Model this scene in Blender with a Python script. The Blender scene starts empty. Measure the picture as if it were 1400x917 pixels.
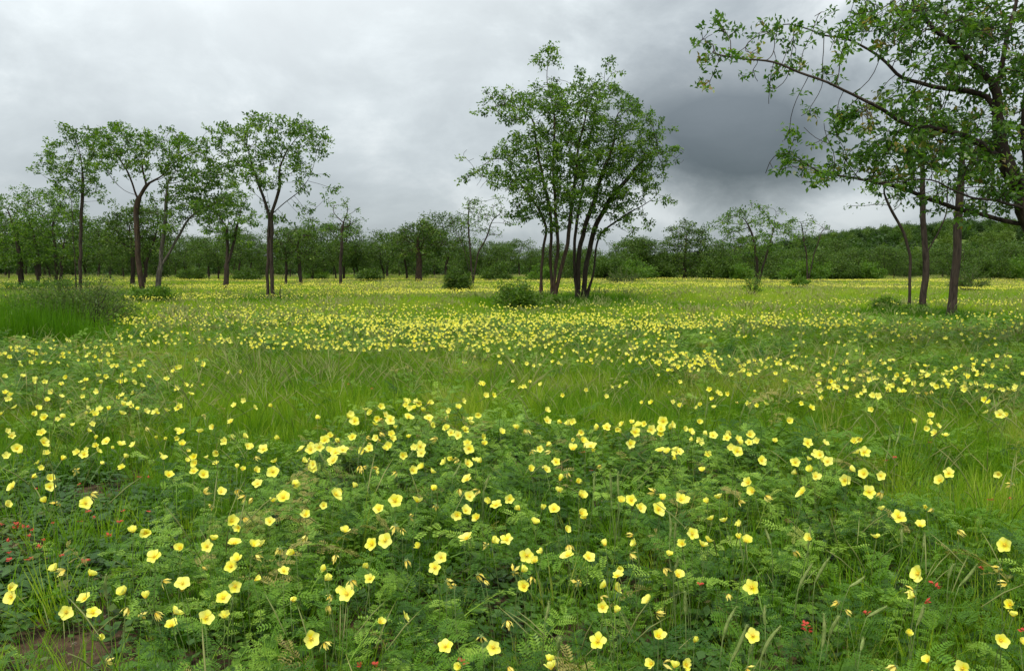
import bpy, math, random
import numpy as np
from mathutils import Matrix, Vector, Euler, Quaternion

random.seed(7)
rng = np.random.default_rng(11)
S = bpy.context.scene
COL = S.collection
R = math.radians

# ------------------------------------------------------------------ camera
FPX = 1089.0                      # focal length in pixels of the 1400 px wide photograph
CAM_H = 1.5
PITCH = math.atan((458.5 - 366) / FPX)
cd = bpy.data.cameras.new('camera'); cam = bpy.data.objects.new('camera', cd); COL.objects.link(cam)
cd.sensor_width = 36.0; cd.lens = FPX * 36 / 1400; cd.clip_end = 6000; cd.clip_start = 0.05
cam.location = (0, 0, CAM_H); cam.rotation_euler = (R(90) - PITCH, 0, 0)
S.camera = cam

# ------------------------------------------------------------------ sky, sun, exposure
SUN_EL, SUN_AZ = 58.0, 205.0      # overcast: a broad soft sun behind the camera's left shoulder
S.view_settings.view_transform = 'Standard'; S.view_settings.look = 'None'
S.view_settings.gamma = 1; S.view_settings.exposure = 1.0
w = bpy.data.worlds.new('World'); S.world = w; w.use_nodes = True
nt = w.node_tree; nt.nodes.clear()
def N(t, tree=None, **k):
    n = (tree or nt).nodes.new(t)
    for a, b in k.items(): setattr(n, a, b)
    return n
def mth(op, a, b=None, c=None, tree=None, clamp=False):
    tree = tree or nt
    n = tree.nodes.new('ShaderNodeMath'); n.operation = op; n.use_clamp = clamp
    for i, v in enumerate((a, b, c)):
        if v is None: continue
        if isinstance(v, (int, float)): n.inputs[i].default_value = v
        else: tree.links.new(v, n.inputs[i])
    return n.outputs[0]
def vmath(op, a, b=None, tree=None):
    tree = tree or nt
    n = tree.nodes.new('ShaderNodeVectorMath'); n.operation = op
    for i, v in enumerate((a, b)):
        if v is None: continue
        if isinstance(v, (tuple, list)): n.inputs[i].default_value = v
        else: tree.links.new(v, n.inputs[i])
    return n
def ramp(fac, stops, tree=None, interp='LINEAR'):
    tree = tree or nt
    n = tree.nodes.new('ShaderNodeValToRGB'); n.color_ramp.interpolation = interp
    e = n.color_ramp.elements
    while len(e) < len(stops): e.new(0.5)
    for i, (p, c) in enumerate(stops):
        e[i].position = p; e[i].color = (*c, 1) if len(c) == 3 else c
    tree.links.new(fac, n.inputs[0]); return n.outputs[0]
def mixc(f, a, b, tree=None, mode='MIX'):
    tree = tree or nt
    n = tree.nodes.new('ShaderNodeMix'); n.data_type = 'RGBA'; n.blend_type = mode
    for s, v in ((n.inputs[0], f), (n.inputs[6], a), (n.inputs[7], b)):
        if isinstance(v, (int, float)): s.default_value = v
        elif isinstance(v, tuple): s.default_value = (*v, 1)
        else: tree.links.new(v, s)
    return n.outputs[2]
def pixdir(px, py):
    xn, yn = (px - 700) / FPX, (458.5 - py) / FPX
    c, s = math.cos(PITCH), math.sin(PITCH)
    return Vector((xn, c + yn * s, -s + yn * c)).normalized()

nish = N('ShaderNodeTexSky', sky_type='NISHITA', sun_disc=False)
nish.sun_elevation = R(SUN_EL); nish.sun_rotation = R(SUN_AZ)
tc = N('ShaderNodeTexCoord')
vdir = vmath('NORMALIZE', tc.outputs['Generated']).outputs[0]
sep = N('ShaderNodeSeparateXYZ'); nt.links.new(vdir, sep.inputs[0])
zc = mth('ADD', mth('MAXIMUM', sep.outputs[2], 0.0), 0.22)
cx = N('ShaderNodeCombineXYZ')
nt.links.new(mth('DIVIDE', sep.outputs[0], zc), cx.inputs[0]); nt.links.new(mth('DIVIDE', sep.outputs[1], zc), cx.inputs[1])
n1 = N('ShaderNodeTexNoise'); n1.inputs['Scale'].default_value = 2.6; n1.inputs['Detail'].default_value = 8; n1.inputs['Roughness'].default_value = .6; n1.inputs['Distortion'].default_value = .25
nt.links.new(vmath('MULTIPLY', vdir, (2.0, 2.0, 3.4)).outputs[0], n1.inputs['Vector'])
n2 = N('ShaderNodeTexNoise'); n2.inputs['Scale'].default_value = .75; n2.inputs['Detail'].default_value = 4; n2.inputs['Roughness'].default_value = .5
nt.links.new(vmath('ADD', cx.outputs[0], (3.1, 7.7, 2.0)).outputs[0], n2.inputs['Vector'])
wob = mth('MULTIPLY', mth('SUBTRACT', n1.outputs[0], .5), .30)
def blob(px, py, rx, ry, soft=1.0):
    """A cloud mass round one direction of the sky: 1 in its middle, 0 at its edge, ragged by the noise."""
    d = pixdir(px, py); az = math.atan2(d.x, d.y); el = math.asin(d.z)
    a = mth('DIVIDE', mth('SUBTRACT', mth('ARCTAN2', sep.outputs[0], sep.outputs[1]), az), rx)
    e = mth('DIVIDE', mth('SUBTRACT', mth('ARCSINE', sep.outputs[2]), el), ry)
    r2 = mth('SQRT', mth('ADD', mth('MULTIPLY', a, a), mth('MULTIPLY', e, e)))
    r2 = mth('ADD', r2, mth('MULTIPLY', wob, 2.2))
    return mth('SMOOTH_MIN', mth('MAXIMUM', mth('SUBTRACT', soft, mth('MULTIPLY', r2, soft)), 0), 1.0, .1)
light = mth('ADD', mth('MULTIPLY', n1.outputs[0], .55), mth('MULTIPLY', n2.outputs[0], .45))
cloud = ramp(light, [(.30, (.20, .228, .243)), (.44, (.37, .41, .425)), (.52, (.53, .578, .592)), (.60, (.80, .84, .84))])
# a pale bank filling the left and top, a slate storm cloud right of centre, a grey belt low over the trees
cloud = mixc(mth('MULTIPLY', blob(300, -40, .66, .34), .55, clamp=True), cloud, (.77, .81, .825))
belt = mth('MULTIPLY', mth('SUBTRACT', .20, mth('ABSOLUTE', mth('SUBTRACT', sep.outputs[2], .10))), 3.2, clamp=True)
cloud = mixc(mth('MULTIPLY', belt, .72, clamp=True), cloud, (.355, .405, .438))
cloud = mixc(mth('MULTIPLY', blob(1005, 180, .19, .12), 1.55, clamp=True), cloud, (.08, .10, .11))
cloud = mixc(mth('MULTIPLY', blob(1010, 60, .24, .15), .9, clamp=True), cloud, (.22, .25, .275))
low = mth('MULTIPLY', mth('SUBTRACT', .085, sep.outputs[2]), 9.0, clamp=True)
cloud = mixc(mth('MULTIPLY', low, .7, clamp=True), cloud, (.365, .42, .455))
BG = .1
# an overcast sky is brightest overhead (CIE overcast: 1 + 2 sin of the height)
cie = mth('DIVIDE', mth('ADD', 1.0, mth('MULTIPLY', mth('MAXIMUM', sep.outputs[2], 0.0), 2.0)), 2.0 * BG)
sc = vmath('SCALE', cloud); nt.links.new(cie, sc.inputs[3])
final = mixc(.965, nish.outputs[0], sc.outputs[0])
bg = N('ShaderNodeBackground'); bg.inputs[1].default_value = BG
nt.links.new(final, bg.inputs[0])
wo = N('ShaderNodeOutputWorld'); nt.links.new(bg.outputs[0], wo.inputs[0])

sd = bpy.data.lights.new('sun', 'SUN'); so = bpy.data.objects.new('sun', sd); COL.objects.link(so)
sd.energy = 1.5; sd.angle = R(10); sd.color = (1, .94, .82)
saz = R(SUN_AZ)
tosun = Vector((math.sin(saz) * math.cos(R(SUN_EL)), math.cos(saz) * math.cos(R(SUN_EL)), math.sin(R(SUN_EL))))
so.rotation_euler = tosun.to_track_quat('Z', 'Y').to_euler()

# ------------------------------------------------------------------ helpers
def gz(x, y):
    """Height of the ground."""
    x = np.asarray(x, float); y = np.asarray(y, float)
    near = np.clip((y - 9) / 25, 0, 1)
    z = near * .07 * (np.sin(x * .23 + 1.3) * np.cos(y * .19) + .6 * np.sin(x * .11 - y * .31 + .5))
    z = z + .02 * np.sin(x * 1.3 + .4) * np.sin(y * 1.1 + 2)
    def sm(a, lo, hi):
        t = np.clip((a - lo) / (hi - lo), 0, 1); return t * t * (3 - 2 * t)
    hill = 21 * sm(x, 105, 235) * sm(y, 230, 420)
    hill = hill + 7 * sm(-x, 60, 260) * sm(y, 230, 420)
    return z + hill * (1 + .08 * np.sin(x * .03) * np.cos(y * .02))
def at_z(px, py, z):
    d = pixdir(px, py); t = (z - CAM_H) / d.z
    return Vector((d.x * t, d.y * t, z))
def at_y(px, py, y):
    d = pixdir(px, py); t = y / d.y
    return np.array((d.x * t, y, CAM_H + d.z * t))
def to_px(x, y, z):
    c, s = math.cos(PITCH), math.sin(PITCH)
    dz = z - CAM_H
    depth = np.maximum(y * c - dz * s, .05); up = y * s + dz * c
    return 700 + x / depth * FPX, 458.5 - up / depth * FPX
def inpoly(px, py, poly):
    px = np.asarray(px, float); py = np.asarray(py, float)
    r = np.zeros(px.shape, bool); n = len(poly); j = n - 1
    for i in range(n):
        xi, yi = poly[i]; xj, yj = poly[j]
        if yi != yj:
            r ^= ((yi > py) != (yj > py)) & (px < (xj - xi) * (py - yi) / (yj - yi) + xi)
        j = i
    return r
_g = rng.random((64, 64))
def vnoise(x, y, s):
    """Smooth value noise, 0 to 1, over cells of size s."""
    x = np.asarray(x, float) / s; y = np.asarray(y, float) / s
    xi = np.floor(x).astype(int); yi = np.floor(y).astype(int)
    fx = x - xi; fy = y - yi; fx = fx * fx * (3 - 2 * fx); fy = fy * fy * (3 - 2 * fy)
    a = _g[xi % 64, yi % 64]; b = _g[(xi + 1) % 64, yi % 64]; c = _g[xi % 64, (yi + 1) % 64]; d = _g[(xi + 1) % 64, (yi + 1) % 64]
    return (a * (1 - fx) + b * fx) * (1 - fy) + (c * (1 - fx) + d * fx) * fy
def tag(o, label=None, cat=None, group=None, kind=None):
    if label: o['label'] = label
    if cat: o['category'] = cat
    if group: o['group'] = group
    if kind: o['kind'] = kind
    return o
def mesh(name, verts, faces, mats=(), smooth=False, attrs=None, midx=None):
    me = bpy.data.meshes.new(name)
    verts = np.asarray(verts, float)
    if isinstance(faces, np.ndarray):
        k = faces.shape[1]; nf = len(faces)
        me.vertices.add(len(verts)); me.vertices.foreach_set('co', verts.ravel())
        me.loops.add(nf * k); me.loops.foreach_set('vertex_index', faces.ravel().astype(np.int32))
        me.polygons.add(nf); me.polygons.foreach_set('loop_start', (np.arange(nf) * k).astype(np.int32))
        me.update(calc_edges=True)
    else:
        me.from_pydata([tuple(v) for v in verts], [], faces)
    for m in (mats if isinstance(mats, (list, tuple)) else (mats,)): me.materials.append(m)
    if midx is not None: me.polygons.foreach_set('material_index', np.asarray(midx, np.int32))
    if attrs:
        for a, v in attrs.items():
            at = me.attributes.new(a, 'FLOAT', 'POINT'); at.data.foreach_set('value', np.asarray(v, np.float32))
    if smooth: me.polygons.foreach_set('use_smooth', np.ones(len(me.polygons), bool))
    me.update()
    return me
def link(name, data, parent=None, mw=None):
    o = bpy.data.objects.new(name, data); COL.objects.link(o)
    if parent is not None: o.parent = parent
    if mw is not None: o.matrix_local = mw
    return o
def empty(name, loc=(0, 0, 0)):
    o = bpy.data.objects.new(name, None); COL.objects.link(o); o.location = loc
    o.empty_display_size = .1
    return o
class MB:
    """Collects pieces of one mesh."""
    def __init__(s): s.v = []; s.f = []; s.m = []; s.a = []; s.n = 0
    def add(s, v, f, m=0, a=0.0):
        v = np.asarray(v, float)
        s.v.append(v); s.f += [tuple(i + s.n for i in q) for q in f]; s.m += [m] * len(f)
        s.a.append(np.broadcast_to(np.asarray(a, float), (len(v),))); s.n += len(v)
    def tube(s, pts, rad, sides=5, m=0, a=0.0, cap=True):
        pts = np.asarray(pts, float); n = len(pts)
        rad = np.broadcast_to(np.asarray(rad, float), (n,))
        t = np.gradient(pts, axis=0); t /= np.linalg.norm(t, axis=1)[:, None] + 1e-9
        ref = np.array((0, 0, 1.)) if abs(t[0, 2]) < .9 else np.array((1., 0, 0))
        u = np.cross(t, ref); u /= np.linalg.norm(u, axis=1)[:, None] + 1e-9
        for i in range(1, n):
            u[i] = u[i - 1] - t[i] * np.dot(u[i - 1], t[i]); u[i] /= np.linalg.norm(u[i]) + 1e-9
        b = np.cross(t, u); ang = np.arange(sides) * 2 * math.pi / sides
        ring = pts[:, None, :] + rad[:, None, None] * (np.cos(ang)[None, :, None] * u[:, None, :] + np.sin(ang)[None, :, None] * b[:, None, :])
        v = ring.reshape(-1, 3); f = []
        for i in range(n - 1):
            for k in range(sides):
                k2 = (k + 1) % sides
                f.append((i * sides + k, i * sides + k2, (i + 1) * sides + k2, (i + 1) * sides + k))
        if cap: f.append(tuple(range((n - 1) * sides, n * sides)))
        s.add(v, f, m, a)
    def mesh(s, name, mats, smooth=True):
        return mesh(name, np.concatenate(s.v), s.f, mats, smooth, {'along': np.concatenate(s.a)}, s.m)

# ------------------------------------------------------------------ materials
def new_mat(name):
    m = bpy.data.materials.new(name); m.use_nodes = True
    t = m.node_tree; t.nodes.clear()
    out = t.nodes.new('ShaderNodeOutputMaterial')
    return m, t, out
def leaf_mat(name, stops, trans=.35, rough=.5, attr='tint', atype='INSTANCER', tr_gain=1.5, spec=.35, noise=None, along=None):
    """A leaf: glossy diffuse with light coming through; the colour varies from plant to plant by the attribute tint."""
    m, t, out = new_mat(name)
    at = N('ShaderNodeAttribute', t, attribute_type=atype, attribute_name=attr)
    fac = at.outputs['Fac']
    if noise:
        tcn = N('ShaderNodeTexCoord', t); nz = N('ShaderNodeTexNoise', t); nz.inputs['Scale'].default_value = noise; nz.inputs['Detail'].default_value = 3
        t.links.new(tcn.outputs['Object'], nz.inputs['Vector'])
        fac = mth('ADD', fac, mth('MULTIPLY', mth('SUBTRACT', nz.outputs[0], .5), .7, tree=t), tree=t, clamp=True)
    c = ramp(fac, stops, t)
    if along:
        al = N('ShaderNodeAttribute', t, attribute_type='GEOMETRY', attribute_name='along')
        c = mixc(mth('MULTIPLY', al.outputs['Fac'], along[0], tree=t, clamp=True), c, along[1], t)
    b = N('ShaderNodeBsdfPrincipled', t); b.inputs['Roughness'].default_value = rough; b.inputs['Specular IOR Level'].default_value = spec
    t.links.new(c, b.inputs['Base Color'])
    tr = N('ShaderNodeBsdfTranslucent', t)
    g = vmath('MULTIPLY', c, (tr_gain * 1.05, tr_gain * 1.15, tr_gain * .6), t)
    t.links.new(g.outputs[0], tr.inputs['Color'])
    mx = N('ShaderNodeMixShader', t); mx.inputs[0].default_value = trans
    t.links.new(b.outputs[0], mx.inputs[1]); t.links.new(tr.outputs[0], mx.inputs[2]); t.links.new(mx.outputs[0], out.inputs[0])
    return m
def bark_mat(name, c1, c2, c3, scale=6):
    m, t, out = new_mat(name)
    tcn = N('ShaderNodeTexCoord', t); mp = N('ShaderNodeMapping', t); mp.inputs['Scale'].default_value = (1, 1, .22)
    t.links.new(tcn.outputs['Object'], mp.inputs[0])
    nz = N('ShaderNodeTexNoise', t); nz.inputs['Scale'].default_value = scale * 3; nz.inputs['Detail'].default_value = 6
    t.links.new(mp.outputs[0], nz.inputs['Vector'])
    n2 = N('ShaderNodeTexNoise', t); n2.inputs['Scale'].default_value = scale * .35; n2.inputs['Detail'].default_value = 3
    t.links.new(tcn.outputs['Object'], n2.inputs['Vector'])
    c = ramp(nz.outputs[0], [(.35, c1), (.62, c2)], t)
    c = mixc(mth('MULTIPLY', mth('SUBTRACT', n2.outputs[0], .48, tree=t), 5, tree=t, clamp=True), c, c3, t)
    b = N('ShaderNodeBsdfPrincipled', t); b.inputs['Roughness'].default_value = .9; b.inputs['Specular IOR Level'].default_value = .2
    t.links.new(c, b.inputs['Base Color'])
    bp = N('ShaderNodeBump', t); bp.inputs['Strength'].default_value = .8; bp.inputs['Distance'].default_value = .03
    t.links.new(nz.outputs[0], bp.inputs['Height']); t.links.new(bp.outputs[0], b.inputs['Normal'])
    t.links.new(b.outputs[0], out.inputs[0])
    return m
def plain_mat(name, c1, c2, scale=40, rough=.7, trans=0):
    m, t, out = new_mat(name)
    tcn = N('ShaderNodeTexCoord', t); nz = N('ShaderNodeTexNoise', t); nz.inputs['Scale'].default_value = scale; nz.inputs['Detail'].default_value = 4
    t.links.new(tcn.outputs['Object'], nz.inputs['Vector'])
    c = ramp(nz.outputs[0], [(.35, c1), (.65, c2)], t)
    b = N('ShaderNodeBsdfPrincipled', t); b.inputs['Roughness'].default_value = rough; b.inputs['Specular IOR Level'].default_value = .25
    t.links.new(c, b.inputs['Base Color'])
    if trans:
        tr = N('ShaderNodeBsdfTranslucent', t); t.links.new(c, tr.inputs['Color'])
        mx = N('ShaderNodeMixShader', t); mx.inputs[0].default_value = trans
        t.links.new(b.outputs[0], mx.inputs[1]); t.links.new(tr.outputs[0], mx.inputs[2]); t.links.new(mx.outputs[0], out.inputs[0])
    else: t.links.new(b.outputs[0], out.inputs[0])
    return m
def petal_mat(name, base, mid, tip, trans=.35):
    m, t, out = new_mat(name)
    al = N('ShaderNodeAttribute', t, attribute_type='GEOMETRY', attribute_name='along')
    c = ramp(al.outputs['Fac'], [(0, base), (.34, mid), (.8, tip)], t)
    oi = N('ShaderNodeObjectInfo', t)
    c = mixc(mth('MULTIPLY', oi.outputs['Random'], .55, tree=t), c, (.94, .93, .30), t)
    b = N('ShaderNodeBsdfPrincipled', t); b.inputs['Roughness'].default_value = .6; b.inputs['Specular IOR Level'].default_value = .2
    t.links.new(c, b.inputs['Base Color'])
    tr = N('ShaderNodeBsdfTranslucent', t); t.links.new(c, tr.inputs['Color'])
    mx = N('ShaderNodeMixShader', t); mx.inputs[0].default_value = trans
    t.links.new(b.outputs[0], mx.inputs[1]); t.links.new(tr.outputs[0], mx.inputs[2]); t.links.new(mx.outputs[0], out.inputs[0])
    return m

M = {}
M['grass'] = leaf_mat('grass_blades', [(0, (.032, .100, .003)), (.45, (.105, .222, .007)), (.75, (.24, .34, .015)), (1, (.33, .32, .09))], trans=.42, rough=.5, spec=.15)
M['straw'] = leaf_mat('grass_seed', [(0, (.15, .22, .05)), (1, (.34, .32, .12))], trans=.3, rough=.7)
M['cover'] = leaf_mat('feathery_leaves', [(0, (.020, .072, .002)), (.45, (.086, .192, .007)), (.93, (.23, .36, .04)), (1, (.27, .24, .06))], trans=.26, rough=.42, spec=.2)
M['creep'] = leaf_mat('creeper_leaves', [(0, (.022, .07, .006)), (.7, (.06, .135, .012)), (1, (.15, .10, .035))], trans=.28, rough=.45)
M['stem'] = plain_mat('green_stem', (.09, .15, .035), (.16, .20, .06), 30)
M['petal'] = petal_mat('yellow_petal', (.76, .44, .004), (.88, .80, .016), (.94, .93, .14))
M['petal_old'] = petal_mat('withered_petal', (.55, .30, .02), (.75, .52, .04), (.80, .66, .13), .25)
M['eye'] = plain_mat('flower_eye', (.72, .50, .03), (.80, .62, .05), 300)
M['bark'] = bark_mat('grey_bark', (.018, .013, .010), (.055, .042, .031), (.038, .027, .019))
M['bark_brown'] = bark_mat('brown_bark', (.022, .014, .009), (.074, .048, .030), (.046, .035, .026))
M['bark_grey'] = bark_mat('pale_bark', (.05, .044, .036), (.16, .14, .115), (.085, .07, .055))
M['leaf'] = leaf_mat('tree_leaves', [(0, (.032, .078, .005)), (.5, (.072, .148, .010)), (1, (.16, .245, .022))], trans=.42, rough=.42, atype='GEOMETRY', spec=.45)
M['leaf_big'] = leaf_mat('shade_tree_leaves', [(0, (.030, .078, .008)), (.5, (.062, .14, .013)), (.88, (.13, .22, .022)), (1, (.20, .15, .04))], trans=.42, rough=.4, atype='GEOMETRY', spec=.45)
M['leaf_far'] = leaf_mat('far_leaves', [(0, (.024, .056, .004)), (.5, (.052, .105, .008)), (1, (.12, .185, .018))], trans=.3, rough=.55, atype='GEOMETRY')
M['wood'] = leaf_mat('woodland_leaves', [(0, (.016, .042, .004)), (.5, (.040, .088, .008)), (1, (.095, .155, .016))], trans=.3, rough=.55)
M['leaf_bush'] = leaf_mat('bush_leaves', [(0, (.045, .11, .008)), (.5, (.085, .175, .012)), (1, (.16, .24, .025))], trans=.35, rough=.5, atype='GEOMETRY')
M['dry'] = bark_mat('dry_twigs', (.06, .06, .03), (.15, .15, .075), (.09, .12, .04), 20)
M['red'] = plain_mat('red_bloom', (.42, .025, .02), (.55, .09, .045), 200, .6, .25)
M['foxtail'] = plain_mat('foxtail_bristles', (.20, .29, .07), (.34, .40, .14), 60, .8, .3)

# ------------------------------------------------------------------ the ground
MAT_POLY = [(-400, 960), (-300, 1400), (1900, 1400), (1900, 830), (1420, 745), (1330, 700), (1250, 660), (1160, 622), (1000, 588), (900, 572), (820, 590), (740, 582), (640, 568), (560, 552), (470, 575), (400, 610), (300, 640), (215, 700), (190, 760), (90, 790), (40, 850), (150, 880), (170, 930), (100, 990)]
LEFT_PATCH = [(-400, 462), (0, 470), (160, 472), (222, 512), (235, 555), (120, 580), (0, 570), (-400, 560)]
CREEP_POLY = [(-500, 630), (130, 635), (235, 690), (200, 750), (60, 815), (40, 850), (-60, 900), (-500, 900)]
RIGHT_PATCH = [(1100, 497), (1390, 480), (1600, 490), (1600, 555), (1400, 545), (1300, 548), (1120, 532)]
MID_PATCH = [(890, 484), (1000, 478), (1085, 492), (1085, 516), (900, 512)]
SOIL = [(105, 895, 150, 60), (128, 668, 90, 30), (40, 742, 80, 24), (1110, 735, 60, 16), (215, 800, 50, 14), (1010, 745, 50, 10), (640, 905, 60, 10)]
def soil_at(px, py):
    m = np.zeros(np.shape(px))
    for a, b, rx, ry in SOIL: m = np.maximum(m, 1.35 - np.sqrt(((px - a) / rx) ** 2 + ((py - b) / ry) ** 2))
    return np.clip(m, 0, 1)
def ground():
    ys = np.concatenate([np.arange(-6, 12, .3), np.geomspace(12, 3000, 70)])
    us = np.concatenate([np.linspace(-1, 1, 81)])
    xs = np.outer(np.maximum(ys, 3) * 1.3 + 6, us)
    Y = np.repeat(ys[:, None], len(us), 1)
    v = np.stack([xs, Y, gz(xs, Y)], -1).reshape(-1, 3)
    nx = len(us); i = np.arange(len(ys) - 1)[:, None] * nx + np.arange(nx - 1)[None, :]
    f = np.stack([i, i + 1, i + nx + 1, i + nx], -1).reshape(-1, 4)
    m, t, out = new_mat('soil_and_sward')
    g = N('ShaderNodeNewGeometry', t)
    nz = N('ShaderNodeTexNoise', t); nz.inputs['Scale'].default_value = 9; nz.inputs['Detail'].default_value = 8; nz.inputs['Roughness'].default_value = .65
    t.links.new(g.outputs['Position'], nz.inputs['Vector'])
    n2 = N('ShaderNodeTexNoise', t); n2.inputs['Scale'].default_value = .35; n2.inputs['Detail'].default_value = 5
    t.links.new(g.outputs['Position'], n2.inputs['Vector'])
    soil = ramp(nz.outputs[0], [(.3, (.03, .018, .011)), (.5, (.062, .038, .022)), (.72, (.12, .08, .048))], t)
    green = ramp(n2.outputs[0], [(.3, (.06, .11, .02)), (.6, (.10, .15, .03))], t)
    sp = N('ShaderNodeSeparateXYZ', t); t.links.new(g.outputs['Position'], sp.inputs[0])
    far = mth('DIVIDE', mth('SUBTRACT', sp.outputs[1], 5, tree=t), 10, tree=t, clamp=True)
    c = mixc(mth('MULTIPLY', far, .9, tree=t), soil, green, t)
    b = N('ShaderNodeBsdfPrincipled', t); b.inputs['Roughness'].default_value = .95; b.inputs['Specular IOR Level'].default_value = .15
    t.links.new(c, b.inputs['Base Color'])
    bp = N('ShaderNodeBump', t); bp.inputs['Strength'].default_value = .9; bp.inputs['Distance'].default_value = .03
    t.links.new(nz.outputs[0], bp.inputs['Height']); t.links.new(bp.outputs[0], b.inputs['Normal'])
    t.links.new(b.outputs[0], out.inputs[0])
    return tag(link('ground', mesh('ground', v, f, m, True)), 'brown soil of the plain under the grass and flowers', None, None, 'structure')
ground()

# ------------------------------------------------------------------ scattering (only for what nobody could count)
def scatter(name, protos, pts, rot, scl, idx, tint, label, cat):
    me = bpy.data.meshes.new(name)
    pts = np.asarray(pts, np.float32)
    me.vertices.add(len(pts)); me.vertices.foreach_set('co', pts.ravel())
    a = me.attributes.new('rot', 'FLOAT_VECTOR', 'POINT'); a.data.foreach_set('vector', np.asarray(rot, np.float32).ravel())
    scl = np.asarray(scl, np.float32)
    if scl.ndim == 1: scl = np.repeat(scl[:, None], 3, 1)
    a = me.attributes.new('scl', 'FLOAT_VECTOR', 'POINT'); a.data.foreach_set('vector', scl.ravel())
    a = me.attributes.new('idx', 'INT', 'POINT'); a.data.foreach_set('value', np.asarray(idx, np.int32))
    a = me.attributes.new('tint', 'FLOAT', 'POINT'); a.data.foreach_set('value', np.asarray(tint, np.float32))
    o = link(name, me)
    c = bpy.data.collections.new(name + '_kinds')
    for p in protos: c.objects.link(p)
    ng = bpy.data.node_groups.new(name + '_scatter', 'GeometryNodeTree')
    ng.interface.new_socket('Geometry', in_out='INPUT', socket_type='NodeSocketGeometry')
    ng.interface.new_socket('Geometry', in_out='OUTPUT', socket_type='NodeSocketGeometry')
    gi = ng.nodes.new('NodeGroupInput'); go = ng.nodes.new('NodeGroupOutput')
    ci = ng.nodes.new('GeometryNodeCollectionInfo'); ci.inputs['Collection'].default_value = c
    ci.inputs['Separate Children'].default_value = True; ci.inputs['Reset Children'].default_value = True
    ip = ng.nodes.new('GeometryNodeInstanceOnPoints'); ip.inputs['Pick Instance'].default_value = True
    def na(n, ty):
        q = ng.nodes.new('GeometryNodeInputNamedAttribute'); q.data_type = ty; q.inputs['Name'].default_value = n; return q.outputs[0]
    er = ng.nodes.new('FunctionNodeEulerToRotation')
    L = ng.links.new
    L(gi.outputs[0], ip.inputs['Points']); L(ci.outputs[0], ip.inputs['Instance']); L(na('idx', 'INT'), ip.inputs['Instance Index'])
    L(na('rot', 'FLOAT_VECTOR'), er.inputs[0]); L(er.outputs[0], ip.inputs['Rotation']); L(na('scl', 'FLOAT_VECTOR'), ip.inputs['Scale'])
    L(ip.outputs[0], go.inputs[0])
    md = o.modifiers.new('scatter', 'NODES'); md.node_group = ng
    return tag(o, label, cat, None, 'stuff')
def proto(name, me):
    return bpy.data.objects.new(name, me)

def blade(mb, base, az, lean, L, wd, curl, segs=3, m=0, a=0.0):
    """One blade of grass: a tapering ribbon bending over."""
    d = np.array((math.cos(az), math.sin(az), 0)); s = np.array((-math.sin(az), math.cos(az), 0))
    p = np.array(base, float); ang = lean; v = []; f = []
    for i in range(segs + 1):
        t = i / segs; ww = wd * (1 - t ** 1.6) * .5
        if i == segs: v.append(p.copy())
        else: v += [p - s * ww, p + s * ww]
        p = p + (d * math.sin(ang) + np.array((0, 0, 1)) * math.cos(ang)) * L / segs
        ang += curl / segs
    for i in range(segs - 1): f.append((2 * i, 2 * i + 1, 2 * i + 3, 2 * i + 2))
    f.append((2 * segs - 2, 2 * segs - 1, 2 * segs))
    mb.add(v, f, m, a)
def tuft(i, n, spread, h0, h1, wd, seed=0, segs=3, curl=1.1):
    r = random.Random(i * 77 + 5); mb = MB()
    for k in range(n):
        a = r.uniform(0, 6.283); q = spread * math.sqrt(r.random())
        blade(mb, (q * math.cos(a), q * math.sin(a), 0), a + r.uniform(-.9, .9), r.uniform(.03, .45), r.uniform(h0, h1), wd * r.uniform(.7, 1.3), r.uniform(.1, curl), segs)
    for k in range(seed):
        a = r.uniform(0, 6.283); q = spread * .6 * r.random(); L = h1 * r.uniform(1.05, 1.5)
        az = a + r.uniform(-.8, .8); ln = r.uniform(.05, .35); cu = r.uniform(.3, 1.0)
        b = np.array((q * math.cos(a), q * math.sin(a), 0.)); P = [b]; ang = ln
        d = np.array((math.cos(az), math.sin(az), 0))
        for j in range(6):
            P.append(P[-1] + (d * math.sin(ang) + np.array((0, 0, 1)) * math.cos(ang)) * L / 6); ang += cu / 6
        mb.tube(P, [.0012 + wd * .05] * 7, 3, 0)
        e = P[-3:]; mb.tube([e[0], e[1], e[2]], [wd * .35, wd * .65, wd * .12], 4, 1)
    return proto('grass_tuft_kind', mb.mesh('grass_tuft', (M['grass'], M['straw'])))

def rand_ground(n, y0, y1, power=1.0, margin=1.12, pad=.8):
    """Random points of the plain in view between two distances, even per square metre (power 1) or denser towards the near end."""
    u = rng.random(n)
    e = 2.0 / power
    y = (y0 ** e + u * (y1 ** e - y0 ** e)) ** (1 / e)
    x = (rng.random(n) * 2 - 1) * (y * .643 * margin + pad)
    return x, y
near_t = [tuft(i, 26, .07, .12, .34, .0050, 0) for i in range(5)] + [tuft(20 + i, 22, .08, .2, .42, .0050, 3) for i in range(4)] + [tuft(40 + i, 16, .06, .05, .15, .0055, 0) for i in range(2)] + [tuft(95, 14, .06, .10, .30, .011, 0)]
far_t = [tuft(60 + i, 46, .42, .14, .36, .016, 0, 2) for i in range(4)] + [tuft(80 + i, 40, .42, .16, .38, .016, 10, 2) for i in range(3)]
for i, p in enumerate(near_t): p.name = 'grass_tuft_a%02d' % i
for i, p in enumerate(far_t): p.name = 'grass_tuft_b%02d' % i

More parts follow.
